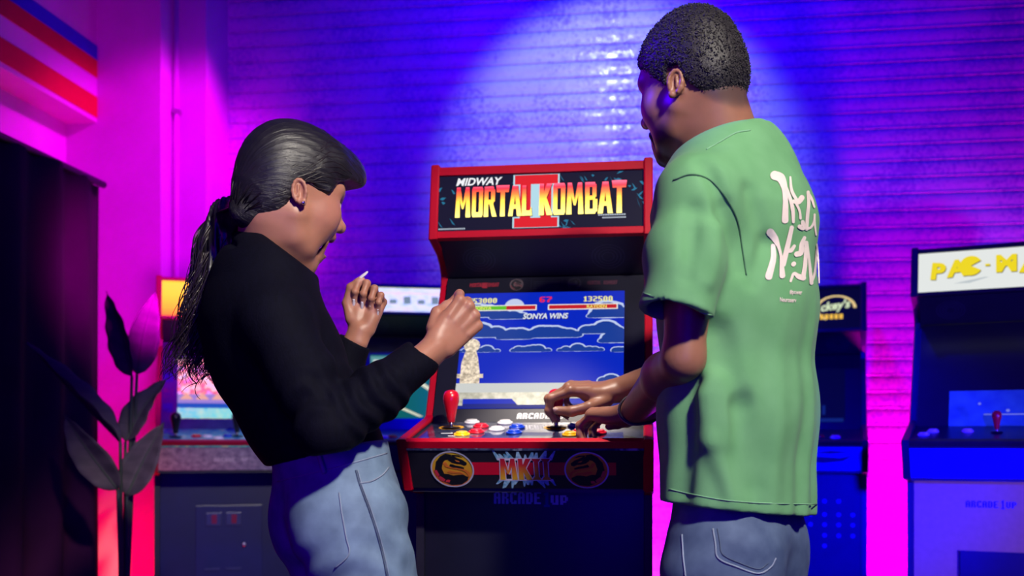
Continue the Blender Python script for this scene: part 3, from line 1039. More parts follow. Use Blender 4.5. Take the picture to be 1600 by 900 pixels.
# left: yellow marquee, bright fighting screen, stone-pattern deck front
M_GREYST = mat('grey_speckled_laminate', rgb(175, 165, 205), 0.6, vscale=55, color2=rgb(110, 100, 150), bump=0.1)
tx = dict(marquee=grad_mat('marquee_sunrise', [(0.0, rgb(250, 140, 10)), (0.25, rgb(252, 190, 15)), (0.6, rgb(245, 225, 25)), (1.0, rgb(240, 230, 40))], 1, 1.0),
          screenmat=mat('screen_crowd', rgb(230, 150, 90), 0.4, vscale=26, emit=1.0, ramp=[(0.30, rgb(40, 130, 170)), (0.42, rgb(235, 215, 170)), (0.52, rgb(200, 90, 80)), (0.62, rgb(190, 160, 215)), (0.75, rgb(250, 220, 90))]),
          deck=mat('deck_teal_art', rgb(40, 150, 170), 0.3, vscale=30, ramp=[(0.35, rgb(30, 120, 160)), (0.55, rgb(70, 190, 190)), (0.7, rgb(230, 225, 160))]),
          trim=mat('dark_red_moulding', rgb(150, 15, 60), 0.4, var=0.05), rails=None, front=M_GREYST, bezel=mat('bezel_blue_art', rgb(45, 45, 95), 0.4, vscale=18, color2=rgb(70, 70, 120)), lower=mat('navy_laminate', (0.0035, 0.0035, 0.055, 1), 0.4, var=0.1))
tx['rails'] = tx['trim']
sf, sfc = back_cab(357, 3.30, -24.0, **tx)
tag(sf['root'], 'arcade machine with a yellow marquee and grey deck front, behind the woman', 'arcade machine', 'arcade machines along the back')
q, w_ = font_polys('TURBO', 0.018, 0.25, 0.02)
decal('marquee_lines', [[(-0.150 + 0.011 * k, 0.012), (-0.144 + 0.011 * k, 0.012), (-0.130 + 0.011 * k, 0.080), (-0.136 + 0.011 * k, 0.080)] for k in range(16)], em('marquee_pale', rgb(225, 230, 190), 1.0), sf['marquee'], I4, 0.0006)
decal('marquee_lettering', move2(q, -0.135, 0.082), em('marquee_teal', rgb(110, 170, 160), 1.0), sf['marquee'], I4, 0.0006)
bl = sfc['bL']
s0, s1, t0, t1 = sfc['screen']
sxx = lambda u: s0 + (s1 - s0) * u
syy = lambda v: (t0 + (t1 - t0) * v) * bl
decal('picture_floor', [rect(sxx(0), syy(0), sxx(1), syy(0.17))], mat('screen_court', rgb(60, 190, 180), 0.4, vscale=50, emit=1.0, color2=rgb(170, 225, 170)), sf['screen'], I4, 0.0020)
decal('picture_band', [rect(sxx(0), syy(0.17), sxx(1), syy(0.25))], em('screen_blue_band', rgb(30, 80, 190), 1.0), sf['screen'], I4, 0.0020)
decal('picture_steps', [rect(sxx(0), syy(0.25), sxx(1), syy(0.40))] , em('screen_violet', rgb(160, 130, 215), 1.0), sf['screen'], I4, 0.0020)
decal('picture_cones', [[(sxx(0.02 + 0.16 * k), syy(0.31)), (sxx(0.16 + 0.16 * k), syy(0.31)), (sxx(0.09 + 0.16 * k), syy(0.43))] for k in range(6)], em('screen_peach', rgb(240, 170, 160), 1.0), sf['screen'], I4, 0.0023)
for k, cc in enumerate(('red', 'blue', 'red', 'blue')):
    decal('bezel_sticker', [rect(-0.212, bl * (0.70 - 0.17 * k), -0.180, bl * (0.80 - 0.17 * k))], mat('sticker_' + cc, rgb(95, 40, 90) if cc == 'red' else rgb(25, 60, 150), 0.4, vscale=60, color2=rgb(30, 35, 110)), sf['bezel'], I4)
decal('maker_print', pix_text('ARCADE', -0.045, 0.034, 0.016, 0.0115) + pix_text('UP', 0.042, 0.036, 0.014, 0.0115), mat('print_lilac_white', rgb(205, 195, 230), 0.5, var=0.03), sf['front'], I4)
simple_controls(sf, ('red', 'white', 'blue', 'white'), ((-0.165, 0.10, 'black'), (0.03, 0.12, 'black')), ((-0.10, 0.11), (-0.065, 0.10), (0.0, 0.12), (-0.03, 0.07)))
cd = panel('coin_door', -0.105, 0.115, 0.180, 0.56, 0.180, 0.835, 0.008, mat('coin_door_navy', (0.012, 0.012, 0.08, 1), 0.35, var=0.1), sf['root'], 0.003)
for k in (0, 1):
    s_ = box('coin_slot', (0.015 + k * 0.065 - 0.085, 0.205, 0.0), (0.065 + k * 0.065 - 0.085, 0.25, 0.004), mat('coin_slot_metal', (0.05, 0.05, 0.12, 1), 0.3, 0.3, var=0.1), cd, 0.002)
    box('slot_light', (0.033 + k * 0.065 - 0.085, 0.213, 0.004), (0.050 + k * 0.065 - 0.085, 0.243, 0.0055), mat('slot_red', (0.2, 0.01, 0.02, 1), 0.3, var=0.1), cd)
    box('return_flap', (0.0 + k * 0.07 - 0.075, 0.055, 0.0), (0.05 + k * 0.07 - 0.075, 0.062, 0.004), MATS['coin_slot_metal'], cd)
mk('door_lock', *lathe([(0.007, 0), (0.007, 0.006), (0.003, 0.007)], 16), M_STEEL, cd, True, Matrix.Translation((0.055, 0.14, 0)))

# second: pale marquee and green playfield
gt, gtc = back_cab(664, 3.34, -17.0, side=mat('deep_blue_laminate', (0.012, 0.012, 0.16, 1), 0.4, var=0.1),
                   trim=MATS['deep_blue_laminate'], rails=M_BLK, mb=1.500, H=1.615,
                   marquee=mat('marquee_landscape', rgb(215, 220, 215), 0.4, vscale=24, emit=1.0, stretch=(1, 2.2, 1), ramp=[(0.3, rgb(170, 205, 190)), (0.5, rgb(235, 238, 225)), (0.62, rgb(240, 225, 200)), (0.75, rgb(150, 190, 200))]),
                   screenmat=em('screen_field', rgb(15, 95, 70), 1.0), deck=mat('deck_blue_art', rgb(40, 80, 150), 0.3, vscale=25, color2=rgb(25, 40, 110)), front=MATS['deep_blue_laminate'], lower=MATS['deep_blue_laminate'],
                   bezel=mat('bezel_navy', (0.012, 0.012, 0.05, 1), 0.3, vscale=20, color2=(0.03, 0.03, 0.1, 1)))
tag(gt['root'], 'arcade machine with pale marquee and green playfield screen behind the raised fists', 'arcade machine', 'arcade machines along the back')
decal('marquee_blocks', [rect(-0.10 + 0.05 * k, 0.030, -0.075 + 0.05 * k, 0.046 + 0.012 * (k % 2)) for k in range(6)], em('marquee_slate', rgb(120, 140, 165), 1.0), gt['marquee'], I4, 0.0006)
decal('marquee_skyline', [rect(-0.218, 0.068, 0.218, 0.072)], em('marquee_peach', rgb(245, 205, 190), 1.0), gt['marquee'], I4, 0.0006)
s0, s1, t0, t1 = gtc['screen']; bl = gtc['bL']
decal('playfield_lines', [[(sxx(0), syy(0.42)), (sxx(0.40), syy(0.60)), (sxx(0.40), syy(0.64)), (sxx(0), syy(0.47))], [(sxx(0.05), syy(0.30)), (sxx(0.5), syy(0.02)), (sxx(0.55), syy(0.02)), (sxx(0.10), syy(0.32))],
                          [(sxx(0.30), syy(0.75)), (sxx(0.9), syy(0.15)), (sxx(0.94), syy(0.18)), (sxx(0.34), syy(0.78))]], em('playfield_cream', rgb(225, 225, 185), 1.0), gt['screen'], I4, 0.0020)
decal('playfield_header', [rect(sxx(0), syy(0.80), sxx(1), syy(0.98))], em('playfield_teal', rgb(90, 150, 150), 1.0), gt['screen'], I4, 0.0019)
decal('playfield_header_blocks', [rect(sxx(0.03 + 0.085 * k), syy(0.82), sxx(0.09 + 0.085 * k), syy(0.92)) for k in range(5)], em('playfield_white', rgb(225, 230, 225), 1.0), gt['screen'], I4, 0.0022)
simple_controls(gt, ('red', 'white', 'blue', 'white'), ((0.12, 0.10, 'black'),), ((-0.10, 0.10), (-0.13, 0.09), (-0.02, 0.12), (0.0, 0.06)))

# third: dark machine behind the man
dm, dmc = back_cab(1236, 3.30, 10.5, side=MATS['deep_blue_laminate'], trim=mat('navy_moulding', (0.006, 0.006, 0.06, 1), 0.4, var=0.1), rails=MATS['speaker_board'], H=1.60, mb=1.43,
                   marquee=em('marquee_black', rgb(8, 8, 60), 0.6), screenmat=em('screen_faint_blue', rgb(6, 8, 60), 0.5), deck=mat('deck_navy', (0.010, 0.010, 0.06, 1), 0.3, var=0.2),  # the screen emits a faint dark blue
                   front=mat('front_blue_art', (0.03, 0.06, 0.9, 1), 0.4, vscale=14, color2=(0.015, 0.02, 0.7, 1)), lower=mat('lower_navy', (0.012, 0.012, 0.09, 1), 0.45, var=0.1))
tag(dm['root'], 'dark blue arcade machine with an oval gold logo, half hidden behind the man', 'arcade machine', 'arcade machines along the back')
mL = dmc['mqL']
arc = [(x, y * 0.72) for x, y in circle(0, 0, 1.0, 30)]
ov = []
for k in range(30):
    a, b = arc[k], arc[(k + 1) % 30]
    ov.append([(0.135 + a[0] * 0.058, mL * 0.5 + a[1] * 0.058), (0.135 + a[0] * 0.068, mL * 0.5 + a[1] * 0.066), (0.135 + b[0] * 0.068, mL * 0.5 + b[1] * 0.066), (0.135 + b[0] * 0.058, mL * 0.5 + b[1] * 0.058)])
decal('logo_oval', ov[:20], em('logo_cream', rgb(235, 205, 140), 1.0), dm['marquee'], I4, 0.0006)
q, w_ = font_polys('ckey\'s', 0.030, 0.3, 0.035)
decal('logo_lettering', move2(q, 0.085, mL * 0.44, 0.12), em('logo_pale', rgb(215, 230, 190), 1.0), dm['marquee'], I4, 0.0010)
decal('logo_blocks', [rect(0.082 + 0.016 * k, mL * 0.24, 0.094 + 0.016 * k, mL * 0.36) for k in range(5)], em('logo_gold', rgb(240, 190, 70), 1.0), dm['marquee'], I4, 0.0008)
simple_controls(dm, ('red', 'white', 'white', 'blue'), ((-0.15, 0.10, 'black'),), ((0.085, 0.10), (0.135, 0.09), (0.05, 0.12), (0.02, 0.09)))
grid = []
for (x, z) in [(0.10 + 0.045 * k, 0.85 - 0.0) for k in range(2)] + [(0.055 + 0.045 * k, 0.805 - 0.034 * j) for j in range(2) for k in range(4)] + [(0.10 + 0.045 * k, 0.735) for k in range(3)] + [(0.10, 0.70)]:
    grid.append(circle(x, z - 0.03, 0.007, 10))
decal('speckle_print', grid, mat('print_periwinkle', (0.20, 0.18, 0.75, 1), 0.5, var=0.1), dm['lower'], I4)
decal('front_swirl', [[(0.04, 0.035), (0.08, 0.055), (0.15, 0.05), (0.19, 0.06), (0.16, 0.038), (0.10, 0.03)], [(0.06, 0.07), (0.12, 0.078), (0.19, 0.072), (0.12, 0.066)]], mat('print_deep', (0.006, 0.008, 0.16, 1), 0.4, var=0.1), dm['front'], I4)
decal('screen_specks', [rect(0.06, 0.03, 0.16, 0.045), rect(0.09, 0.06, 0.10, 0.10)], em('screen_speck', rgb(20, 45, 140), 0.6), dm['screen'], I4, 0.0020)

# fourth: white marquee with yellow letters, pale lower panel
pm, pmc = back_cab(1578, 2.52, 18.0, W=0.50, H=1.60, mb=1.46, D=0.58, side=mat('navy_side', (0.008, 0.008, 0.07, 1), 0.4, var=0.1), trim=MATS['navy_moulding'], rails=M_BLK,
                   marquee=em('marquee_white', rgb(228, 232, 228), 1.0), screenmat=mat('screen_haze', rgb(18, 40, 140), 0.2, vscale=20, emit=0.6, color2=rgb(30, 60, 150)),
                   deck=mat('deck_dark_blue', (0.010, 0.010, 0.05, 1), 0.3, var=0.2), front=mat('front_blue', (0.012, 0.012, 0.85, 1), 0.4, var=0.08),
                   lower=mat('lower_cream', (0.60, 0.46, 0.20, 1), 0.55, var=0.05, vscale=60), screen=(-0.15, 0.20, 0.0, 0.33))
tag(pm['root'], 'arcade machine with yellow letters on a white marquee and pale lower panel', 'arcade machine', 'arcade machines along the back')
mL = pmc['mqL']
wd_ = 0.466
polys = []
for q, x, y, r in (('P', 0.045, 0.34, -0.10), ('A', 0.135, 0.36, 0.06), ('M', 0.405, 0.42, 0.0), ('A', 0.525, 0.38, -0.04), ('N', 0.655, 0.40, 0.06)):
    pl, w_ = font_polys(q, mL * 0.40, 0, 0.055, 1.08)
    polys += move2(pl, -wd_ / 2 + x * wd_ + 0.012, mL * y, r)
polys += [[(-wd_ / 2 + 0.295 * wd_, mL * 0.60)] + [(-wd_ / 2 + 0.295 * wd_ + 0.029 * math.cos(a), mL * 0.60 + 0.029 * math.sin(a)) for a in [0.5 + k * (2 * math.pi - 1.0) / 20 for k in range(21)]]]
polys += [rect(-wd_ / 2 + 0.372 * wd_, mL * 0.57, -wd_ / 2 + 0.398 * wd_, mL * 0.62)]
decal('lettering_outline', [[(x + 0.0016, y - 0.0022) for x, y in p] for p in polys], em('letter_shadow', rgb(80, 75, 45), 1.0), pm['marquee'], I4, 0.0006)
decal('lettering', polys, em('letter_yellow', rgb(238, 215, 20), 1.0), pm['marquee'], I4, 0.0010)
decal('speed_lines', [[(-0.14, mL * 0.18), (-0.06, mL * 0.30), (-0.05, mL * 0.29), (-0.10, mL * 0.17)], [(0.05, mL * 0.16), (0.15, mL * 0.30), (0.21, mL * 0.22), (0.13, mL * 0.18)]], em('marquee_grey', rgb(190, 198, 200), 1.0), pm['marquee'], I4, 0.0005)
decal('maker_print', pix_text('ARCADE', -0.105, 0.845 , 0.018, 0.0135) + pix_text('1', -0.022, 0.842, 0.024, 0.0135) + pix_text('UP', -0.008, 0.845, 0.017, 0.0135), mat('maker_blue_print', (0.01, 0.012, 0.5, 1), 0.5, var=0.05), pm['lower'], I4)
nb = box('coin_door', (-0.12, 0.50, 0.0), (0.13, 0.73, 0.010), mat('door_navy', (0.008, 0.008, 0.09, 1), 0.4, var=0.1), pm['lower'], 0.003)
for x, y, c in ((-0.185, 0.165, 'white'), (-0.205, 0.115, 'white'), (-0.10, 0.165, 'white'), (0.06, 0.15, 'blue'), (0.16, 0.14, 'blue'), (0.11, 0.07, 'white')):
    button(pm['root'], pm['deckF'], x, y, B[c], 0.012)
joystick(pm['root'], pm['deckF'], -0.03, 0.15, B['stick'], 0.7)
s0, s1, t0, t1 = pmc['screen']; bl = pmc['bL']
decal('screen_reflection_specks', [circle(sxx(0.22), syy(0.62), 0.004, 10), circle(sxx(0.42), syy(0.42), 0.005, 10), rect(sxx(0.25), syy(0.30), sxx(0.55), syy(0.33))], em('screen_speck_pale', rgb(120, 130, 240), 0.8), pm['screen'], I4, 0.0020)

# ------------------------------------------------------------------ implicit modelling for bodies and clothes
F32 = np.float32


def npv(v):
    return np.array(v, dtype=F32)


def nrmz(v):
    v = np.asarray(v, dtype=np.float64)
    return v / np.linalg.norm(v)


class Shape:
    """smooth blend of tapered limbs and ellipsoids, meshed as one continuous surface"""

    def __init__(self):
        self.ops = []
        self.R = np.eye(3)
        self.t = np.zeros(3)
        self.s = 1.0

    def frame(self, R=None, t=None, s=1.0):
        self.R = np.eye(3) if R is None else np.asarray(R, dtype=np.float64)
        self.t = np.zeros(3) if t is None else np.asarray(t, dtype=np.float64)
        self.s = s
        return self

    def w(self, p):
        return self.R @ (np.asarray(p, dtype=np.float64) * self.s) + self.t

    def cone(self, a, b, ra, rb, k=0.01, mode='add'):
        a, b = self.w(a), self.w(b)
        ra, rb = ra * self.s, rb * self.s
        c = (a + b) / 2
        self.ops.append(dict(f='cone', a=npv(a), b=npv(b), ra=ra, rb=rb, k=k * self.s, mode=mode, c=c, br=np.linalg.norm(b - a) / 2 + max(ra, rb)))

    def ball(self, c, r, k=0.01, mode='add'):
        self.cone(c, np.asarray(c) + 1e-5, r, r, k, mode)

    def ell(self, c, radii, k=0.01, mode='add', R=None):
        c = self.w(c)
        Rm = self.R if R is None else self.R @ np.asarray(R)
        radii = np.asarray(radii, dtype=np.float64) * self.s
        self.ops.append(dict(f='ell', c=c, cc=npv(c), R=Rm.astype(F32), r=radii.astype(F32), k=k * self.s, mode=mode, br=float(radii.max())))

    def sec(self, a, b, w, ra, rb, k=0.02, mode='add'):
        """elliptical tapered limb: w = width axis; ra, rb = (half width along w, half thickness)"""
        a, b = self.w(a), self.w(b)
        w = self.R @ np.asarray(w, dtype=np.float64)
        ab = b - a
        L = np.linalg.norm(ab)
        t = ab / L
        w = nrmz(w - t * w.dot(t))
        u = np.cross(t, w)
        ra = np.asarray(ra) * self.s
        rb = np.asarray(rb) * self.s
        self.ops.append(dict(f='sec', a=npv(a), L=L, t=npv(t), w=npv(w), u=npv(u), ra=ra, rb=rb, k=k * self.s, mode=mode, c=(a + b) / 2, br=L / 2 + max(ra.max(), rb.max())))

    def cut(self, p, n, k=0.004):
        """keep the side the normal points away from"""
        p = self.w(p)
        n = nrmz(self.R @ np.asarray(n, dtype=np.float64))
        self.ops.append(dict(f='cut', p=npv(p), n=npv(n), k=k, mode='cut', c=p, br=1e9))

    def func(self, fn, c, br, mode='disp', k=0.0):
        self.ops.append(dict(f='func', fn=fn, k=k, mode=mode, c=np.asarray(c, dtype=np.float64), br=br))

    def subset(self, c, r):
        if getattr(self, '_n', -1) != len(self.ops):
            self._n = len(self.ops)
            self._c = np.array([o['c'] for o in self.ops], dtype=np.float64)
            self._r = np.array([o['br'] + o['k'] * 1.5 + 0.012 for o in self.ops])
        m = np.sqrt(((self._c - c) ** 2).sum(1)) < self._r + r
        return [self.ops[i] for i in np.nonzero(m)[0]]

    @staticmethod
    def one(o, x, y, z):
        f = o['f']
        if f == 'cone':
            a, b = o['a'], o['b']
            ax, ay, az = b - a
            X, Y, Z = x - a[0], y - a[1], z - a[2]
            t = (X * ax + Y * ay + Z * az) * F32(1.0 / max(1e-12, float(ax * ax + ay * ay + az * az)))
            np.clip(t, 0, 1, out=t)
            X -= t * ax; Y -= t * ay; Z -= t * az
            return np.sqrt(X * X + Y * Y + Z * Z) - (F32(o['ra']) + F32(o['rb'] - o['ra']) * t)
        if f == 'ell':
            c, R, r = o['cc'], o['R'], o['r']
            X, Y, Z = x - c[0], y - c[1], z - c[2]
            k0 = 0; k1 = 0
            for i in range(3):
                q = (X * R[0, i] + Y * R[1, i] + Z * R[2, i]) * (F32(1) / r[i])
                q *= q
                k0 = k0 + q
                k1 = k1 + q * (F32(1) / (r[i] * r[i]))
            k0 = np.sqrt(k0) + F32(1e-9)
            return k0 * (k0 - 1) / (np.sqrt(k1) + F32(1e-9))
        if f == 'sec':
            a, T, W, U = o['a'], o['t'], o['w'], o['u']
            X, Y, Z = x - a[0], y - a[1], z - a[2]
            s = X * T[0] + Y * T[1] + Z * T[2]
            L = F32(o['L'])
            t = np.clip(s / L, 0, 1)
            ov = s - t * L
            p1 = X * W[0] + Y * W[1] + Z * W[2]
            p2 = X * U[0] + Y * U[1] + Z * U[2]
            rw = F32(o['ra'][0]) + F32(o['rb'][0] - o['ra'][0]) * t
            ru = F32(o['ra'][1]) + F32(o['rb'][1] - o['ra'][1]) * t
            rm = np.minimum(rw, ru)
            a1, a2, a3 = (p1 / rw) ** 2, (p2 / ru) ** 2, (ov / rm) ** 2
            k0 = np.sqrt(a1 + a2 + a3) + F32(1e-9)
            k1 = np.sqrt(a1 / (rw * rw) + a2 / (ru * ru) + a3 / (rm * rm)) + F32(1e-9)
            return k0 * (k0 - 1) / k1
        if f == 'cut':
            c, n = o['p'], o['n']
            return (x - c[0]) * n[0] + (y - c[1]) * n[1] + (z - c[2]) * n[2]
        return None

    def ev(self, p, ops=None):
        p = np.asarray(p, dtype=F32)
        x, y, z = np.ascontiguousarray(p[:, 0]), np.ascontiguousarray(p[:, 1]), np.ascontiguousarray(p[:, 2])
        d = np.full(len(p), 1.0, dtype=F32)
        for o in (self.ops if ops is None else ops):
            m = o['mode']
            if m == 'disp':
                d = d + o['fn'](p, d)
                continue
            e = o['fn'](p, d) if o['f'] == 'func' else self.one(o, x, y, z)
            k = o['k']
            if m == 'add':
                if k > 0:
                    h = np.maximum(F32(k) - np.abs(d - e), 0)
                    d = np.minimum(d, e) - h * h * F32(0.25 / k)
                else:
                    d = np.minimum(d, e)
            else:
                if m == 'sub':
                    e = -e
                if k > 0:
                    h = np.maximum(F32(k) - np.abs(d - e), 0)
                    d = np.maximum(d, e) + h * h * F32(0.25 / k)
                else:
                    d = np.maximum(d, e)
        return d

    def hits(self, pix, d0=1.3, d1=2.25, off=0.0):
        """first surface points along the lines of sight through many pixels"""
        pix = np.asarray(pix, dtype=np.float64)
        cam, fw, rg, up = (np.array(v) for v in (CAM, FWD, RGT, UPV))
        dr = fw + np.outer((pix[:, 0] - HX) / FPX, rg) + np.outer((HY - pix[:, 1]) / FPX, up)
        n, m = len(pix), 110
        tt = np.linspace(d0, d1, m)
        pts = cam + dr[:, None, :] * tt[None, :, None]
        v = self.ev(pts.reshape(-1, 3)).reshape(n, m)
        neg = v < 0
        i = np.where(neg.any(1), np.argmax(neg, 1), np.argmin(v, 1))
        i = np.maximum(i, 1)
        ta, tb = tt[i - 1], tt[i]
        miss = ~neg.any(1)
        for _ in range(9):
            tm = (ta + tb) / 2
            vm = self.ev(cam + dr * tm[:, None])
            ins = vm < 0
            tb = np.where(ins, tm, tb)
            ta = np.where(ins, ta, tm)
        tb = np.where(miss, tt[i], tb)
        p = cam + dr * tb[:, None]
        if np.any(off):
            p = p + self.grads(p) * np.asarray(off).reshape(-1, 1)
        return p

    def hit(self, px, py, off=0.0, **kw):
        return Vector(self.hits([(px, py)], off=off, **kw)[0])

    def grads(self, p, e=0.002):
        p = np.asarray(p, dtype=np.float64)
        g = []
        for i in range(3):
            q = np.zeros(3); q[i] = e
            g.append(self.ev(p + q) - self.ev(p - q))
        g = np.stack(g, 1).astype(np.float64)
        return g / (np.linalg.norm(g, axis=1, keepdims=True) + 1e-12)

    def projects(self, p, it=3, off=0.0):
        p = np.asarray(p, dtype=np.float64)
        for _ in range(it):
            p = p - self.grads(p) * (self.ev(p) - off)[:, None]
        return p

    def part(self, S, c, br, k=0.02):
        """blend another shape into this one"""
        self.func(lambda p, d: S.ev(p), c, br, 'add', k)

    def grad(self, p, e=0.002):
        p = np.asarray(p, dtype=np.float64)
        q = np.array([p + [e, 0, 0], p - [e, 0, 0], p + [0, e, 0], p - [0, e, 0], p + [0, 0, e], p - [0, 0, e]])
        v = self.ev(q)
        return nrmz([v[0] - v[1], v[2] - v[3], v[4] - v[5]])

    def project(self, p, it=4, off=0.0):
        p = np.asarray(p, dtype=np.float64)
        for _ in range(it):
            p = p - self.grad(p) * (float(self.ev(p[None])[0]) - off)
        return Vector(p)

    def mesh(self, lo, hi, h, skip=(), B=16):
        lo = np.asarray(lo, dtype=np.float64); hi = np.asarray(hi, dtype=np.float64)
        n = np.ceil((hi - lo) / h).astype(int) + 1
        nb = (n + B - 1) // B
        N = nb * B + 2
        idx = np.stack(np.meshgrid(*[np.arange(k) for k in nb], indexing='ij'), -1).reshape(-1, 3)
        cen = lo + (idx * B + B / 2) * h
        dc = self.ev(cen)
        rad = B * h * 0.87
        act = np.abs(dc) < rad * 1.35 + 0.02
        VI, VP, QA, QS = [], [], [], []
        g = np.arange(B + 1)
        base = np.stack(np.meshgrid(g, g, g, indexing='ij'), -1).reshape(-1, 3)
        corners = np.array([[i, j, k] for i in (0, 1) for j in (0, 1) for k in (0, 1)])
        for bi in idx[act]:
            o = bi * B
            c = lo + (o + B / 2) * h
            ops = self.subset(c, rad + h)
            if not ops:
                continue
            pts = lo + (o + base) * h
            v = self.ev(pts, ops).reshape(B + 1, B + 1, B + 1)
            s = v < 0
            if s.all() or not s.any():
                continue
            # cell vertices
            cs = np.zeros((B, B, B), dtype=np.int8)
            for q in corners:
                cs += s[q[0]:q[0] + B, q[1]:q[1] + B, q[2]:q[2] + B]
            cell = np.argwhere((cs > 0) & (cs < 8))
            acc = np.zeros((len(cell), 3)); cnt = np.zeros(len(cell))
            for ax in range(3):
                oth = [a for a in range(3) if a != ax]
                for e0 in (0, 1):
                    for e1 in (0, 1):
                        q = np.zeros(3, int); q[oth[0]] = e0; q[oth[1]] = e1
                        r = q.copy(); r[ax] = 1
                        va = v[tuple((cell + q).T)]; vb = v[tuple((cell + r).T)]
                        m = (va < 0) != (vb < 0)
                        f = np.where(m, va / np.where(m, va - vb, 1), 0)
                        pt = q + (r - q) * f[:, None]
                        acc += pt * m[:, None]; cnt += m
            pos = lo + (o + cell + acc / cnt[:, None]) * h
            gi = o + cell + 1
            VI.append((gi[:, 0] * N[1] + gi[:, 1]) * N[2] + gi[:, 2])
            VP.append(pos)
            # faces on crossing edges owned by this block
            for ax in range(3):
                sl0 = [slice(0, B)] * 3
                sl1 = [slice(0, B)] * 3
                sl1[ax] = slice(1, B + 1)
                a_, b_ = s[tuple(sl0)], s[tuple(sl1)]
                ed = np.argwhere(a_ != b_)
                if not len(ed):
                    continue
                fl = a_[tuple(ed.T)]
                u, w_ = [(1, 2), (2, 0), (0, 1)][ax]
                e = o + ed + 1
                du = np.zeros(3, int); du[u] = 1
                dw = np.zeros(3, int); dw[w_] = 1
                ids = []
                for q in (e - du - dw, e - dw, e, e - du):
                    ids.append((q[:, 0] * N[1] + q[:, 1]) * N[2] + q[:, 2])
                Q = np.stack(ids, 1)
                Q[~fl] = Q[~fl][:, ::-1]
                QA.append(Q)
        if not VI:
            return np.zeros((0, 3)), np.zeros((0, 4), int)
        VI = np.concatenate(VI); VP = np.concatenate(VP); Q = np.concatenate(QA)
        order = np.argsort(VI)
        VI, VP = VI[order], VP[order]
        pos = np.searchsorted(VI, Q)
        pos = np.minimum(pos, len(VI) - 1)
        ok = (VI[pos] == Q).all(1)
        Q = pos[ok]
        for slo, shi in skip:
            cen = VP[Q].mean(1)
            inside = ((cen > np.asarray(slo) + h) & (cen < np.asarray(shi) - h)).all(1)
            Q = Q[~inside]
        used = np.unique(Q)
        re = np.full(len(VP), -1)
        re[used] = np.arange(len(used))
        return VP[used], re[Q]


def np_mesh(name, V, Q, m, parent=None, color=None, smooth=True):
    me = bpy.data.meshes.new(name)
    me.vertices.add(len(V))
    me.vertices.foreach_set('co', np.asarray(V, dtype=F32).ravel())
    me.loops.add(Q.size)
    me.loops.foreach_set('vertex_index', Q.ravel().astype(np.int32))
    me.polygons.add(len(Q))
    me.polygons.foreach_set('loop_start', np.arange(0, Q.size, Q.shape[1], dtype=np.int32))
    me.polygons.foreach_set('loop_total', np.full(len(Q), Q.shape[1], dtype=np.int32))
    me.update(calc_edges=True)
    me.validate()
    me.polygons.foreach_set('use_smooth', np.full(len(me.polygons), smooth))
    if color is not None:
        at = me.color_attributes.new('Col', 'FLOAT_COLOR', 'POINT')
        at.data.foreach_set('color', np.asarray(color, dtype=F32).ravel())
    me.materials.append(m)
    o = bpy.data.objects.new(name, me)
    COL.objects.link(o)
    if parent is not None:
        o.parent = parent
        o.matrix_parent_inverse = parent.matrix_basis.inverted()
    return o


def join_meshes(parts):
    V, Q, b = [], [], 0
    for v, q in parts:
        V.append(v); Q.append(q + b); b += len(v)
    return np.concatenate(V), np.concatenate(Q)


def dirv(r, u, f):
    """direction from (right in picture, up, away from the camera)"""
    return nrmz(np.array(RGT) * r + np.array(UPV) * u + np.array(FWD) * f)


def basis(x, z):
    """columns x, y, z from a forward and an approximate up direction"""
    x = nrmz(x)
    z = nrmz(np.asarray(z) - x * np.dot(x, z))
    y = np.cross(z, x)
    return np.stack([x, y, z], 1)


def pp(px, py, d):
    return np.array(P(px, py, d))


def cattr_mat(name, rough, sss=0.0, bump=0.0, bscale=400, spec=0.4, sheen=0.0):
    m = bpy.data.materials.new(name)
    m.use_nodes = True
    nt = m.node_tree
    b = nt.nodes['Principled BSDF']
    at = nt.nodes.new('ShaderNodeVertexColor')
    at.layer_name = 'Col'
    tc = nt.nodes.new('ShaderNodeTexCoord')
    n = nt.nodes.new('ShaderNodeTexNoise')
    n.inputs['Scale'].default_value = 45
    n.inputs['Detail'].default_value = 4
    nt.links.new(tc.outputs['Object'], n.inputs['Vector'])
    mr = nt.nodes.new('ShaderNodeMapRange')
    mr.inputs['To Min'].default_value = 0.86
    mr.inputs['To Max'].default_value = 1.14
    nt.links.new(n.outputs['Fac'], mr.inputs['Value'])
    mx = nt.nodes.new('ShaderNodeVectorMath')
    mx.operation = 'SCALE'
    nt.links.new(at.outputs['Color'], mx.inputs[0])
    nt.links.new(mr.outputs['Result'], mx.inputs['Scale'])
    nt.links.new(mx.outputs['Vector'], b.inputs['Base Color'])
    b.inputs['Roughness'].default_value = rough
    b.inputs['Specular IOR Level'].default_value = spec
    if sss:
        b.inputs['Subsurface Weight'].default_value = sss
        b.inputs['Subsurface Radius'].default_value = (1.0, 0.35, 0.2)
        b.inputs['Subsurface Scale'].default_value = 0.006
    if sheen:
        b.inputs['Sheen Weight'].default_value = sheen
    if bump:
        n2 = nt.nodes.new('ShaderNodeTexNoise')
        n2.inputs['Scale'].default_value = bscale
        nt.links.new(tc.outputs['Object'], n2.inputs['Vector'])
        bp = nt.nodes.new('ShaderNodeBump')
        bp.inputs['Strength'].default_value = bump
        bp.inputs['Distance'].default_value = 0.001
        nt.links.new(n2.outputs['Fac'], bp.inputs['Height'])
        nt.links.new(bp.outputs['Normal'], b.inputs['Normal'])
    return m


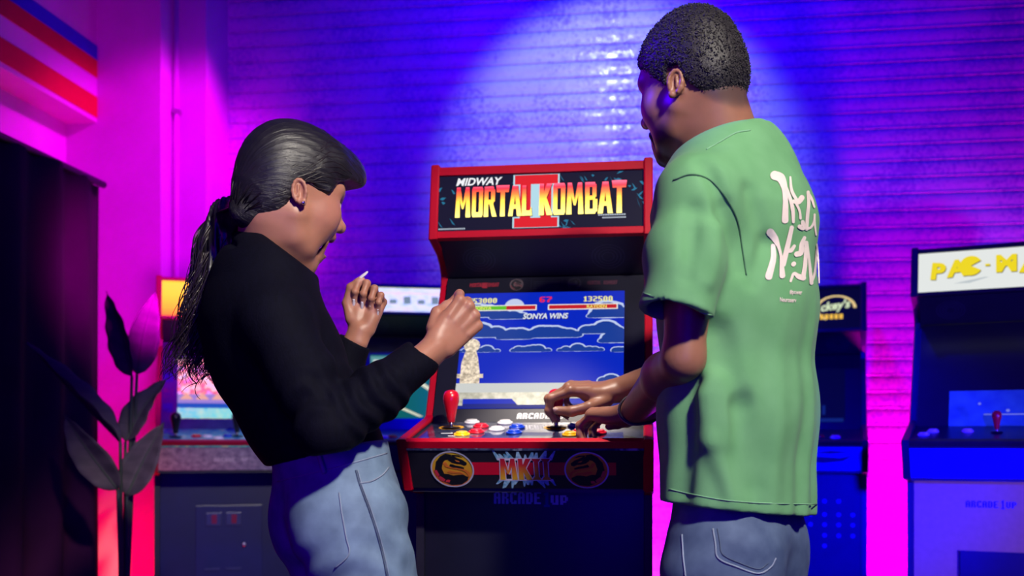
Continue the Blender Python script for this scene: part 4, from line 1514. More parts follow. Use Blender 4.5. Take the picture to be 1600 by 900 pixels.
# ---- head: x forward, y left, z up, origin between the ears
def add_head(S, R, t, s=1.0, jaw=0.0, male=False):
    S.frame(R, t, s)
    S.ell((-0.006, 0, 0.034), (0.090, 0.073, 0.088), 0.02)
    S.ell((0.040, 0, 0.034), (0.058, 0.062, 0.066), 0.03)
    S.ell((0.036, 0, -0.030), (0.056, 0.061, 0.062), 0.035)
    cj, sj = math.cos(jaw), math.sin(jaw)
    hx, hz = 0.0, -0.03

    def J(p):
        x, y, z = p[0] - hx, p[1], p[2] - hz
        return (hx + x * cj + z * sj, y, hz - x * sj + z * cj)
    for sd in (-1, 1):
        S.cone(J((0.002, sd * 0.056, -0.045)), J((0.022, sd * 0.046, -0.074)), 0.017, 0.016, 0.03)
        S.cone(J((0.022, sd * 0.046, -0.074)), J((0.070, sd * 0.012, -0.098)), 0.016, 0.014, 0.022)
        S.ell((0.056, sd * 0.042, -0.020), (0.024, 0.016, 0.018) if male else (0.025, 0.018, 0.020), 0.03)           # cheek bone
        S.cone((0.050, sd * 0.040, -0.040), J((0.052, sd * 0.036, -0.075)), 0.022, 0.016, 0.03)
        S.cone((0.091, sd * 0.010, 0.026), (0.074, sd * 0.048, 0.028), 0.010, 0.009, 0.018)  # brow
    S.ball(J((0.077, 0, -0.099)), 0.017, 0.020)                                    # chin
    S.cone(J((0.03, 0, -0.078)), J((0.064, 0, -0.092)), 0.024, 0.018, 0.03)
    S.cone((0.075, 0, -0.045), (0.078, 0, -0.066), 0.024, 0.020, 0.02)              # muzzle
    S.cone((0.083, 0, -0.078), J((0.078, 0, -0.085)), 0.014, 0.014, 0.02)
    # eye sockets
    for sd in (-1, 1):
        S.ell((0.094, sd * 0.032, 0.001), (0.016, 0.017, 0.011), 0.014, 'sub')
        S.ell((0.074, sd * 0.032, 0.000), (0.0155, 0.0165, 0.0145), 0.004)
    # nose
    S.cone((0.090, 0, 0.014), (0.110, 0, -0.024), 0.0080, 0.0085, 0.014)
    S.ball((0.113, 0, -0.029), 0.0105 if not male else 0.0115, 0.008)
    for sd in (-1, 1):
        S.ball((0.101, sd * 0.0125, -0.033), 0.0082 if not male else 0.0098, 0.008)
        S.ball((0.105, sd * 0.0075, -0.041), 0.0036, 0.003, 'sub')
    # ears
    for sd in (-1, 1):
        a = math.radians(14)
        er = np.array([[math.cos(a), 0, -math.sin(a)], [0, 1, 0], [math.sin(a), 0, math.cos(a)]])
        b = math.radians(28) * sd
        er = np.array([[math.cos(b), -math.sin(b), 0], [math.sin(b), math.cos(b), 0], [0, 0, 1]]) @ er
        ec = np.array([-0.014, sd * 0.079, -0.006])
        E = lambda x, y, z: er @ np.array([x, y * sd, z]) + ec
        S.ell(ec, (0.0135, 0.0045, 0.0225), 0.005, R=er)
        S.cone((-0.006, sd * 0.073, -0.012), E(0.004, 0.0, -0.021), 0.007, 0.0055, 0.006)
        S.ell(E(0.001, 0.0060, 0.000), (0.0092, 0.0058, 0.0165), 0.003, 'sub', R=er)
        pts = [E(0.0118 * math.cos(math.radians(q)), 0.0040, 0.0205 * math.sin(math.radians(q))) for q in range(-10, 236, 27)]
        for q in range(len(pts) - 1):
            S.cone(pts[q], pts[q + 1], 0.0030, 0.0030, 0.0025)
        S.cone(E(-0.001, 0.0035, 0.010), E(-0.004, 0.0040, -0.008), 0.0024, 0.0024, 0.0025)
        S.cone(E(0.0105, 0.002, -0.002), E(0.0090, 0.002, -0.010), 0.0034, 0.0034, 0.003)
    # lips
    up = [(0.0965, 0.0, -0.0575), (0.0925, 0.013, -0.0585), (0.082, 0.025, -0.0615)]
    dn = [(0.0935, 0.0, -0.0700), (0.0895, 0.012, -0.0695), (0.081, 0.024, -0.0640)]
    if jaw:
        S.ell((0.082, 0, -0.0735), (0.040, 0.0345, 0.0165), 0.005, 'sub')
        dn = [J(p) for p in dn]
        dn[2] = (0.074, 0.034, -0.071)
        up = [(0.0965, 0.0, -0.0545), (0.0925, 0.015, -0.0540), (0.075, 0.034, -0.061)]
    for sd in (-1, 1):
        m = np.array([1, sd, 1])
        for L_, r in ((up, (0.0062, 0.0058, 0.0035)), (dn, (0.0072, 0.0062, 0.0035))):
            for q in range(2):
                S.cone(np.array(L_[q]) * m, np.array(L_[q + 1]) * m, r[q], r[q + 1], 0.005)
    S.frame()
    return lambda p: R @ (np.asarray(p, dtype=float) * s) + t


# ---- hand: x to the fingers, z back of the hand; side +1 right (thumb +y), -1 left
FING = {'index': ((0.086, 0.026, 0.000), (0.041, 0.025, 0.020), 0.0090), 'middle': ((0.090, 0.006, 0.002), (0.045, 0.028, 0.021), 0.0092),
        'ring': ((0.085, -0.014, 0.001), (0.041, 0.026, 0.020), 0.0086), 'little': ((0.076, -0.032, -0.003), (0.032, 0.019, 0.018), 0.0076)}


def add_hand(S, R, t, side, pose, thumb, s=1.0):
    """pose: finger -> (mcp, pip, dip, spread) in degrees; thumb: four local points"""
    S.frame(R, t, s)
    tips = {}
    y_ = lambda p: (p[0], p[1] * side, p[2])
    S.sec(y_((-0.035, 0, 0)), y_((0.008, 0, 0)), (0, 1, 0), (0.026, 0.019), (0.027, 0.018), 0.01)
    for nm, (base, ln, r) in FING.items():
        S.cone(y_((0.004, base[1] * 0.62, 0)), y_(base), 0.0135, 0.0102, 0.011)
        p = np.array(base)
        an = 0.0
        rr_ = r
        mcp, pip, dip, spr = pose[nm]
        S.ball(y_(p + np.array([0.001, 0, 0.0015])), r * 1.16, 0.004)
        S.cone(y_((0.050, base[1] * 0.88, 0.0085)), y_(p + np.array([0, 0, 0.0045])), 0.0020, 0.0040, 0.008)
        for i, fl in enumerate((mcp, pip, dip)):
            an += math.radians(fl)
            dv = np.array([math.cos(an), math.sin(math.radians(spr)) * max(0.0, math.cos(an)), -math.sin(an)])
            q = p + dv / np.linalg.norm(dv) * ln[i]
            r2 = rr_ * (0.92 if i < 2 else 0.80)
            S.cone(y_(p), y_(q), rr_, r2, 0.0035)
            if i < 2:
                S.ball(y_(q), r2 * 1.07, 0.003)
            if i == 2:
                tips[nm] = (S.w(y_(q)), S.R @ np.array(y_(dv)), S.R @ np.array(y_((math.sin(an), 0, math.cos(an)))), r2 * s)
            p, rr_ = q, r2
    S.ell(y_((0.040, -0.018, -0.010)), (0.034, 0.016, 0.012), 0.012)                # heel of the hand
    S.ell(y_((0.034, 0.020, -0.012)), (0.030, 0.016, 0.013), 0.012)                 # ball of the thumb
    S.cone(y_((0.016, 0.014, -0.006)), y_((0.070, 0.0, -0.006)), 0.013, 0.010, 0.012)
    rad = (0.0135, 0.0115, 0.0098, 0.0082)
    for i in range(3):
        S.cone(y_(thumb[i]), y_(thumb[i + 1]), rad[i], rad[i + 1], 0.005)
    dv = np.array(thumb[3]) - np.array(thumb[2])
    tips['thumb'] = (S.w(y_(thumb[3])), nrmz(S.R @ np.array(y_(dv))), None, rad[3] * s)
    S.frame()
    return tips


def nail(parent, tip, dirn, nrm, r, m, length=0.012, name='fingernail'):
    """small curved plate on a fingertip"""
    d = nrmz(dirn)
    n = nrmz(np.asarray(nrm) - d * np.dot(nrm, d))
    b = np.cross(n, d)
    vs, fs = [], []
    NX, NY = 6, 5
    for i in range(NX + 1):
        u = i / NX
        for j in range(NY + 1):
            v = (j / NY - 0.5) * 2
            wd_ = r * 0.78 * (1.0 if u < 0.6 else math.sqrt(max(0.02, 1 - ((u - 0.6) / 0.42) ** 2)))
            a = v * 0.95
            p = np.asarray(tip) + d * (-r * 0.6 + u * length) + n * (r * (0.98 * math.cos(a * 0.9)) + 0.0004) + b * wd_ * math.sin(a)
            vs.append(p)
    for i in range(NX):
        for j in range(NY):
            a = i * (NY + 1) + j
            fs.append((a, a + NY + 1, a + NY + 2, a + 1))
    o = mk(name, vs, fs, m, None, True)
    md = o.modifiers.new('thickness', 'SOLIDIFY'); md.thickness = 0.0006
    o.parent = parent
    o.matrix_parent_inverse = parent.matrix_basis.inverted()
    return o


def on_surface(S, pix, off=0.001, **kw):
    return [Vector(p) for p in S.hits(pix, off=off, **kw)]


def wtube(name, pts, r, m, parent, seg=6):
    v, f = tube_vf(pts, r, seg)
    o = mk(name, v, f, m, None, True)
    o.parent = parent
    o.matrix_parent_inverse = parent.matrix_basis.inverted()
    return o


def wmesh(name, v, f, m, parent, smooth=True):
    o = mk(name, v, f, m, None, smooth)
    o.parent = parent
    o.matrix_parent_inverse = parent.matrix_basis.inverted()
    return o


def paint(V, base, regions):
    """regions: (centre, radius, colour, softness)"""
    C = np.tile(np.array(list(base[:3]) + [1.0]), (len(V), 1))
    for c, r, col, soft in regions:
        d = np.linalg.norm(V - np.asarray(c), axis=1)
        w = np.clip((r + soft - d) / max(1e-6, soft), 0, 1)[:, None]
        C[:, :3] = C[:, :3] * (1 - w) + np.array(col[:3]) * w
    return C



# ------------------------------------------------------------------ the woman
SKIN = cattr_mat('skin', 0.42, 0.12, 0.06, 500)
HAIR_K = mat('black_hair', (0.012, 0.010, 0.012, 1), 0.40, var=0.3, vscale=60, spec=0.6)
wr = empty('person', tuple(pp(560, HY, 1.72) * np.array([1, 1, 0])))
tag(wr, 'woman in a black turtleneck and blue jeans cheering with both fists raised', 'person')

# head
hdir = dirv(math.cos(math.radians(37.3)), 0, math.sin(math.radians(37.3)))
pit = math.radians(8)
hF = nrmz(hdir * math.cos(pit) - np.array([0, 0, 1]) * math.sin(pit))
hL = nrmz(np.cross([0, 0, 1], hdir))
hU = np.cross(hF, hL)
def rot_x(a):
    return np.array([[1, 0, 0], [0, math.cos(a), -math.sin(a)], [0, math.sin(a), math.cos(a)]])


HR = np.stack([hF, hL, hU], 1) @ rot_x(math.radians(2.9))
HS = 0.902
ear_l = np.array([-0.014, -0.081, -0.006]) * HS
hT = pp(469, 299, 1.645) - HR @ ear_l
WB = Shape()
H = add_head(WB, HR, hT, HS, jaw=math.radians(19))
nb = pp(420, 408, 1.735)
WB.cone(H((-0.030, 0, -0.045)), nb, 0.050, 0.053, 0.03)
WB.cone(H((-0.010, 0, -0.070)), nb + np.array(RGT) * 0.010, 0.036, 0.045, 0.03)
# body under the clothes
bdir = dirv(math.cos(math.radians(27)), 0, math.sin(math.radians(27)))
bL_ = nrmz(np.cross([0, 0, 1], bdir))
c1, c2, c3, c4 = pp(400, 478, 1.73), pp(424, 560, 1.73), pp(508, 700, 1.72), pp(534, 770, 1.72)
WB.sec(c1, c2, bL_, (0.10, 0.055), (0.11, 0.075), 0.03)
WB.sec(c2, c3, bL_, (0.11, 0.075), (0.105, 0.068), 0.03)
WB.sec(c3, c4, bL_, (0.105, 0.068), (0.12, 0.078), 0.03)
shR, elR, wrR = pp(432, 502, 1.60), pp(512, 672, 1.545), pp(679, 543, 1.665)
shL, elL, wrL = pp(414, 490, 1.87), pp(500, 640, 1.93), pp(563, 517, 1.915)
for a, b, c in ((shR, elR, wrR), (shL, elL, wrL)):
    WB.cone(c1, a, 0.04, 0.036, 0.03)
    WB.cone(a, b, 0.036, 0.032, 0.02)
    WB.cone(b, c, 0.032, 0.0195, 0.015)
# near right fist: back of the hand to the camera
hx = dirv(0.62, 0.74, 0.20)
hz = dirv(0.30, -0.10, -0.95)
RhR = basis(hx, hz)
FIST = {'index': (62, 100, 55, 4), 'middle': (68, 100, 55, 1), 'ring': (72, 100, 55, -2), 'little': (76, 98, 55, -5)}
tR = wrR + nrmz(wrR - elR) * 0.012
tipsR = add_hand(WB, RhR, tR, 1, FIST, [(0.016, 0.026, -0.012), (0.045, 0.038, -0.022), (0.072, 0.030, -0.040), (0.080, 0.008, -0.052)], 0.88)
# far left fist: palm to the camera
hx = dirv(0.24, 0.92, 0.26)
hz = dirv(0.06, -0.24, 0.96)
RhL = basis(hx, hz)
FISTL = {'index': (76, 98, 50, 4), 'middle': (80, 98, 48, 1), 'ring': (82, 98, 48, -2), 'little': (84, 96, 48, -5)}
tipsL = add_hand(WB, RhL, wrL + hx * 0.004, -1, FISTL, [(0.014, 0.026, -0.012), (0.048, 0.044, -0.020), (0.082, 0.042, -0.036), (0.106, 0.022, -0.040)], 0.80)

hb_lo, hb_hi = hT - 0.19, hT + 0.165
b1 = (tR - 0.075, tR + 0.155)
b2 = (wrL - 0.075, wrL + 0.155)
parts = [WB.mesh(hb_lo, hb_hi, 0.0019), WB.mesh(b1[0], b1[1], 0.0017), WB.mesh(b2[0], b2[1], 0.0017)]
alllo = np.min([c4 - 0.25, shR - 0.12, elR - 0.1, elL - 0.1], 0)
allhi = np.max([nb + 0.12, shL + 0.12, wrR + 0.08, wrL + 0.08], 0)
parts.append(WB.mesh(alllo, allhi, 0.005, [(hb_lo, hb_hi), b1, b2]))
V, Q = join_meshes(parts)
WSK = (0.45, 0.195, 0.115)
reg = [(H((0.096, 0, -0.056)), 0.008, (0.36, 0.09, 0.09), 0.004), (H((0.090, 0.014, -0.056)), 0.008, (0.36, 0.09, 0.09), 0.004), (H((0.090, -0.014, -0.056)), 0.008, (0.36, 0.09, 0.09), 0.004),
       (H((0.060, -0.046, -0.022)), 0.016, (0.50, 0.20, 0.135), 0.03), (H((0.055, 0, -0.074)), 0.026, (0.05, 0.012, 0.014), 0.004), (H((0.062, -0.026, -0.074)), 0.0095, (0.06, 0.014, 0.016), 0.004)]
for k in tipsR:
    reg.append((tipsR[k][0], 0.006, (0.50, 0.23, 0.16), 0.012))
for k in tipsL:
    reg.append((tipsL[k][0], 0.006, (0.52, 0.24, 0.17), 0.012))
np_mesh('body', V, Q, SKIN, wr, paint(V, WSK, reg))
M_NAIL = mat('pale_nail_varnish', (0.85, 0.78, 0.80, 1), 0.2, var=0.02, coat=0.5)
for k in ('index', 'middle', 'ring', 'little'):
    t_, d_, n_, r_ = tipsL[k]
    nail(wr, t_, d_, n_, r_, M_NAIL, 0.016)
t_, d_, n_, r_ = tipsL['thumb']
nail(wr, t_, d_, dirv(0.1, 0.75, -0.65), r_, M_NAIL, 0.022)
# eyes, teeth, ear stud
M_EYE = mat('eye_white', (0.75, 0.73, 0.72, 1), 0.15, var=0.02)
M_IRIS = mat('dark_iris', (0.02, 0.012, 0.008, 1), 0.1, var=0.1)
M_TEETH = mat('teeth', (0.80, 0.78, 0.74, 1), 0.25, var=0.03)


def uv_ball(c, r, sx=1.0, sy=1.0, sz=1.0, R=np.eye(3), seg=16, rings=10):
    vs, fs = [], []
    for i in range(rings + 1):
        th = math.pi * i / rings
        for k in range(seg):
            ph = 2 * math.pi * k / seg
            q = np.array([math.sin(th) * math.cos(ph) * sx, math.sin(th) * math.sin(ph) * sy, math.cos(th) * sz]) * r
            vs.append(np.asarray(c) + R @ q)
    for i in range(rings):
        for k in range(seg):
            k2 = (k + 1) % seg
            fs.append((i * seg + k, (i + 1) * seg + k, (i + 1) * seg + k2, i * seg + k2))
    return vs, fs


def face_bits(root, H, R, s, lash=True):
    for sd in (-1, 1):
        e = wmesh('eye', *uv_ball(H((0.0765, sd * 0.032, -0.001)), 0.0150 * s), M_EYE, root)
        v, f = uv_ball(H((0.0865, sd * 0.0325, -0.001)), 0.0062 * s, 0.45, 1, 1, R)
        o = mk('iris', v, f, M_IRIS, e, True)
        o.matrix_parent_inverse = root.matrix_basis.inverted() if False else Matrix.Identity(4)
        o.matrix_parent_inverse = e.matrix_parent_inverse.inverted() @ root.matrix_basis.inverted() if False else (root.matrix_basis @ e.matrix_parent_inverse).inverted()
        # lashes and brow
        pts = [H((0.090 - 0.012 * abs(q) ** 2, sd * (0.032 + 0.014 * q), 0.009 - 0.004 * q * q)) for q in np.linspace(-1, 1, 7)]
        wtube('eyelash', pts, [0.0008, 0.0013, 0.0016, 0.0018, 0.0018, 0.0016, 0.0008], HAIR_K, root)
        pts = [H((0.098 - 0.004 * q - 0.014 * q * q, sd * (0.012 + 0.042 * q), 0.028 + 0.008 * math.sin(q * 2.2))) for q in np.linspace(0, 1, 8)]
        wtube('eyebrow', pts, [0.0018, 0.0030, 0.0034, 0.0034, 0.0031, 0.0026, 0.0018, 0.0008], HAIR_K, root)


face_bits(wr, H, HR, HS)
tv, tf = [], []
for q in np.linspace(-1, 1, 9)[:-1]:
    q2 = q + 0.235
    b = len(tv)
    for a in (q, q2):
        x = 0.0885 - 0.018 * a * a
        for z in (-0.0590, -0.0690):
            tv.append(H((x, 0.027 * a, z)))
            tv.append(H((x - 0.004, 0.027 * a, z)))
    tf += [(b, b + 2, b + 6, b + 4), (b + 1, b + 5, b + 7, b + 3), (b + 2, b + 3, b + 7, b + 6)]
wmesh('teeth', tv, tf, M_TEETH, wr, False)
wmesh('ear_stud', *uv_ball(WB.project(H((-0.008, -0.088, -0.026)), 3, 0.001), 0.0032), mat('ear_stud_silver', (0.9, 0.9, 0.92, 1), 0.12, 1.0, var=0.02), wr)

# hair: smooth cap swept back into a pony tail
def strand_mat(name, col):
    """fine combed strands: noise stretched along the combing direction"""
    m = mat(name, col, 0.40, var=0.3, vscale=60, spec=0.6)
    nt = m.node_tree
    b = nt.nodes['Principled BSDF']
    at = nt.nodes.new('ShaderNodeVertexColor')
    at.layer_name = 'Col'
    vm = nt.nodes.new('ShaderNodeVectorMath')
    vm.operation = 'MULTIPLY'
    vm.inputs[1].default_value = (210, 5, 0.5)
    nt.links.new(at.outputs['Color'], vm.inputs[0])
    n = nt.nodes.new('ShaderNodeTexNoise')
    n.inputs['Scale'].default_value = 1.0
    n.inputs['Detail'].default_value = 4
    n.inputs['Roughness'].default_value = 0.65
    nt.links.new(vm.outputs['Vector'], n.inputs['Vector'])
    bp = nt.nodes.new('ShaderNodeBump')
    bp.inputs['Strength'].default_value = 0.85
    bp.inputs['Distance'].default_value = 0.0018
    nt.links.new(n.outputs['Fac'], bp.inputs['Height'])
    nt.links.new(bp.outputs['Normal'], b.inputs['Normal'])
    return m


WH = Shape()
WH.frame(HR, hT, HS)
WH.ell((-0.006, 0, 0.044), (0.096, 0.081, 0.096), 0.02)
WH.ell((0.036, 0, 0.062), (0.074, 0.074, 0.066), 0.03)
WH.ell((-0.040, 0, 0.000), (0.058, 0.070, 0.074), 0.03)
WH.cone((0.082, 0.030, 0.078), (0.112, -0.020, 0.068), 0.026, 0.022, 0.03)
WH.ell((0.086, 0, 0.074), (0.040, 0.052, 0.040), 0.03)
WH.cone((0.110, 0.03, 0.068), (0.106, -0.036, 0.054), 0.019, 0.018, 0.025)
WH.cone((0.060, -0.050, 0.070), (0.098, -0.050, 0.036), 0.024, 0.014, 0.02)
WH.cone((0.03, -0.058, 0.05), (0.050, -0.066, 0.012), 0.022, 0.011, 0.015)
WH.cone((-0.06, 0, -0.03), (-0.076, 0.0, -0.050), 0.045, 0.028, 0.03)


def wh_cut(p, d):
    q = (p - npv(hT)) @ HR.astype(F32)
    x, y, z = q[:, 0], q[:, 1], q[:, 2]
    # hairline: low at the nape, over the ear, then along the fringe
    zl = np.interp(x, [-0.13, -0.085, -0.045, -0.030, -0.012, 0.010, 0.022, 0.040, 0.058, 0.075, 0.13], [-0.085, -0.088, -0.076, -0.045, 0.012, 0.016, 0.004, 0.004, 0.032, 0.042, 0.048])
    return (zl - z).astype(F32) * F32(0.8)


WH.func(wh_cut, hT, 1e9, 'cut', 0.006)
WH.frame()


def wh_strand(p, d):
    q = (p - npv(hT)) @ HR.astype(F32)
    ang = np.arctan2(q[:, 1], q[:, 2] + 0.03)
    return (0.00035 * np.sin(ang * 61 + 5 * np.sin(q[:, 0] * 30)) + 0.0003 * np.sin(ang * 113 + 3)).astype(F32)


WH.func(wh_strand, hT, 1e9, 'disp')
V, Q = WH.mesh(hT - 0.17, hT + 0.19, 0.0026)
qh = (V - hT) @ HR
angh = np.arctan2(qh[:, 1], qh[:, 2] + 0.03)
hair_cap = np_mesh('hair', V, Q, strand_mat('black_hair_strands', (0.012, 0.010, 0.012, 1)), wr, np.stack([angh / 6.2832 + 0.5, qh[:, 0] * 4 + 0.5, qh[:, 2] * 4 + 0.5, np.ones(len(V))], 1))
tie = H((-0.086, -0.006, -0.046))
wtie = uv_ball(tie, 0.021, 0.55, 1, 1, HR)
wmesh('hair_tie', *wtie, mat('hair_tie_black', (0.01, 0.01, 0.012, 1), 0.7, var=0.1), wr)
# loose strands over the cap and the pony tail
sv, sf_ = [], []


def add_strand(pts, r0, r1, seg=5):
    global sv, sf_
    n_ = len(pts)
    rad = [r0 + (r1 - r0) * (i / (n_ - 1)) ** 1.5 for i in range(n_)]
    v, f = tube_vf(pts, rad, seg)
    b = len(sv)
    sv += v
    sf_ += [tuple(i + b for i in q) for q in f]


rs = random.Random(21)
raw = []
cen = np.array(H((-0.02, 0, 0.01)))
for i in range(190):
    a = -1.70 + 2.6 * i / 189
    st = np.array(H((0.098 - 0.045 * (abs(a) / 1.75) ** 2 + rs.uniform(-0.004, 0.004), math.sin(a) * 0.07, 0.035 + 0.07 * math.cos(a))))
    en = np.array(tie)
    for q in np.linspace(0, 1, 13):
        p = st + (en - st) * q
        dv = nrmz(p - cen) + nrmz(HR @ np.array([0.0, math.sin(a), math.cos(a)])) * 1.1 * math.sin(math.pi * q)
        raw.append(cen + nrmz(dv) * 0.11)
raw = WH.projects(raw, 3, -0.0001).reshape(190, 13, 3)
for i in range(0, 190, 9):
    add_strand(list(raw[i][:-1]), 0.0009, 0.0007, 4)
PC = Shape()
pcp = [tie, pp(364, 345, 1.785), pp(352, 385, 1.785), pp(342, 430, 1.78), pp(330, 490, 1.775), pp(318, 545, 1.77)]
pcr = [0.017, 0.036, 0.041, 0.036, 0.024, 0.008]
for i in range(5):
    PC.cone(pcp[i], pcp[i + 1], pcr[i], pcr[i + 1], 0.02)


def pc_ridge(p, d):
    q = p - npv(pcp[2])
    an = np.arctan2(q @ npv(np.array(RGT)), q @ npv(np.array(FWD)))
    return (0.0030 * np.sin(an * 9 + 22 * q[:, 2]) + 0.0016 * np.sin(an * 23 - 30 * q[:, 2])).astype(F32)


PC.func(pc_ridge, pcp[2], 1e9, 'disp')
V, Q = PC.mesh(np.min(pcp, 0) - 0.06, np.max(pcp, 0) + 0.06, 0.003)
np_mesh('pony_tail', V, Q, HAIR_K, wr)
PT = [tie, pp(364, 345, 1.785), pp(350, 385, 1.785), pp(340, 440, 1.78), pp(326, 500, 1.77), pp(312, 560, 1.77), pp(305, 600, 1.77)]
for i in range(640):
    a = rs.uniform(0, 2 * math.pi)
    rr_ = 0.55 + 0.5 * rs.random()
    end = rs.uniform(0.62, 1.0) if i > 40 else rs.uniform(0.9, 1.06)
    ph, fr, am = rs.uniform(0, 6.28), rs.uniform(5, 9), rs.uniform(0.004, 0.013)
    cv = catmull(PT, 6)
    n_ = max(10, int(len(cv) * min(1, end)))
    pts = []
    drift = rs.uniform(-0.035, 0.035)
    for j in range(n_):
        u = j / (len(cv) - 1)
        w_ = 0.016 + 0.036 * math.sin(min(1, u * 3.2) * math.pi / 2) - 0.016 * u
        off = np.array(RGT) * (math.cos(a) * rr_ * w_) + np.array(FWD) * (math.sin(a) * rr_ * w_ * 0.9)
        wav = am * u * 1.6
        off = off + np.array(RGT) * (wav * math.sin(ph + fr * u * 2.4) + drift * u * u) + np.array(FWD) * wav * math.cos(ph + fr * u * 2.4)
        pts.append(np.array(cv[j]) + off)
    add_strand(pts, rs.uniform(0.0009, 0.0019), 0.0004, 4)
# curled ends
for i in range(16):
    x0, y0 = rs.uniform(296, 335), rs.uniform(430, 560)
    d_ = rs.uniform(1.74, 1.80)
    pts = []
    for j in range(16):
        u = j / 15
        pts.append(pp(x0 - 22 * u + 9 * math.sin(u * 9 + i), y0 + 60 * u + 6 * math.cos(u * 9 + i), d_ + 0.01 * math.sin(u * 8)))
    add_strand(pts, 0.0018, 0.0004, 5)
po = wmesh('pony_tail_strands', sv, sf_, mat('dark_brown_hair', (0.020, 0.012, 0.014, 1), 0.32, var=0.5, vscale=50, spec=0.6), wr)
po['kind'] = 'stuff'

# sleeve ends cut square and hollow
def sleeve_end(S, b, c, back, r):
    """cut a limb shape square and hollow out its mouth"""
    ax = nrmz(c - b)
    e = c - ax * back
    S.cut(e, ax, 0.004)

    def hol(p, d):
        q = p - npv(e)
        s_ = q @ npv(ax)
        rad = np.sqrt(np.maximum(0, (q * q).sum(1) - s_ * s_))
        return np.maximum(rad - r, np.maximum(-0.03 - s_, s_ - 0.03)).astype(F32)
    S.func(hol, e, 0.08, 'sub', 0.003)


# sweater
WS = Shape()
WS.sec(pp(406, 440, 1.73), pp(408, 500, 1.73), bL_, (0.130, 0.080), (0.148, 0.094), 0.03)
WS.sec(pp(408, 500, 1.73), pp(428, 560, 1.73), bL_, (0.148, 0.094), (0.142, 0.096), 0.03)
WS.sec(pp(428, 560, 1.73), pp(470, 640, 1.725), bL_, (0.145, 0.100), (0.128, 0.094), 0.03)
WS.sec(pp(470, 640, 1.725), pp(512, 712, 1.72), bL_, (0.128, 0.094), (0.130, 0.094), 0.03)
for sd, dpt in ((-1, 0.0),):
    WS.ell(np.array(pp(478, 556, 1.70)), (0.05, 0.06, 0.05), 0.04)
for a, b, c in ((shR, elR, wrR), (shL, elL, wrL)):
    WS.cone(pp(426, 440, 1.73), a, 0.050, 0.048, 0.04)
    A_ = Shape()
    A_.cone(a, a + (b - a) * 0.5, 0.052, 0.049, 0.03)
    A_.cone(a + (b - a) * 0.5, b, 0.049, 0.043, 0.02)
    e = c - nrmz(c - b) * 0.004
    A_.cone(b, b + (e - b) * 0.45, 0.043, 0.043, 0.02)
    A_.cone(b + (e - b) * 0.45, e, 0.043, 0.0285, 0.02)
    sleeve_end(A_, b, c, 0.022, 0.0235)
    WS.part(A_, (a + b + c) / 3, 0.26, 0.02)
# turtleneck
tn0, tn1 = pp(424, 425, 1.735), pp(437, 374, 1.725)
WS.cone(tn0, tn1, 0.070, 0.0575, 0.03)
tax = nrmz(tn1 - tn0)
WS.cut(pp(434, 385, 1.725), dirv(0.59, 0.80, 0.0), 0.004)
def creases(S, a, b, r0, amp, freq, c0, c1, phase=0.0, twist=1.5):
    """soft rings of creases across a limb between fractions c0..c1"""
    ax = nrmz(b - a)
    L = np.linalg.norm(b - a)
    u = nrmz(np.cross(ax, [0.3, 0.2, 0.9]))
    w = np.cross(ax, u)

    def fn(p, d):
        q = p - npv(a)
        s_ = q @ npv(ax)
        x, y = q @ npv(u), q @ npv(w)
        an = np.arctan2(y, x)
        t_ = s_ / F32(L)
        env = np.clip((t_ - c0) / 0.12, 0, 1) * np.clip((c1 - t_) / 0.12, 0, 1)
        rad = np.sqrt(x * x + y * y)
        env = env * np.clip((r0 * 2.2 - rad) / (r0 * 0.8), 0, 1) * (0.45 + 0.55 * np.sin(an + phase))
        wv = np.sin(s_ * freq + twist * np.sin(an * 2 + phase) + 0.8 * np.sin(an * 3 + 1.3 + phase))
        return (amp * env * wv).astype(F32)
    S.func(fn, (a + b) / 2, L / 2 + r0 * 2, 'disp')


creases(WS, shR, elR, 0.05, 0.0030, 160, 0.55, 1.05, 0.5)
creases(WS, elR, wrR, 0.045, 0.0040, 190, -0.02, 0.62, 2.0)
creases(WS, elL, wrL, 0.045, 0.0028, 190, 0.0, 0.7, 1.0)
creases(WS, pp(434, 540, 1.73), pp(508, 697, 1.72), 0.13, 0.0030, 95, 0.35, 1.05, 2.5, 2.0)
WS.cut(pp(510, 713, 1.72), dirv(0.17, -0.98, 0.0), 0.006)

def collar_fold(p, d):
    q = p - npv(pp(434, 385, 1.725))
    s_ = q @ npv(dirv(0.59, 0.80, 0.0))
    r_ = np.sqrt(np.maximum(0, (q * q).sum(1) - s_ * s_))
    w_ = np.clip((0.085 - r_) / 0.01, 0, 1)
    return (w_ * (0.006 * np.exp(-((s_ + 0.042) / 0.006) ** 2) - 0.003 * np.exp(-((s_ + 0.020) / 0.014) ** 2))).astype(F32)


WS.func(collar_fold, pp(432, 391, 1.725), 0.12, 'disp')
V, Q = WS.mesh(alllo - 0.06, allhi + np.array([0.03, 0.03, 0.06]), 0.0034)
M_KNIT = mat('black_fine_knit', (0.0022, 0.0022, 0.0075, 1), 0.8, var=0.25, vscale=160, bump=0.35, bscale=520, stretch=(1, 1, 0.35), spec=0.12)
np_mesh('turtleneck_sweater', V, Q, M_KNIT, wr)

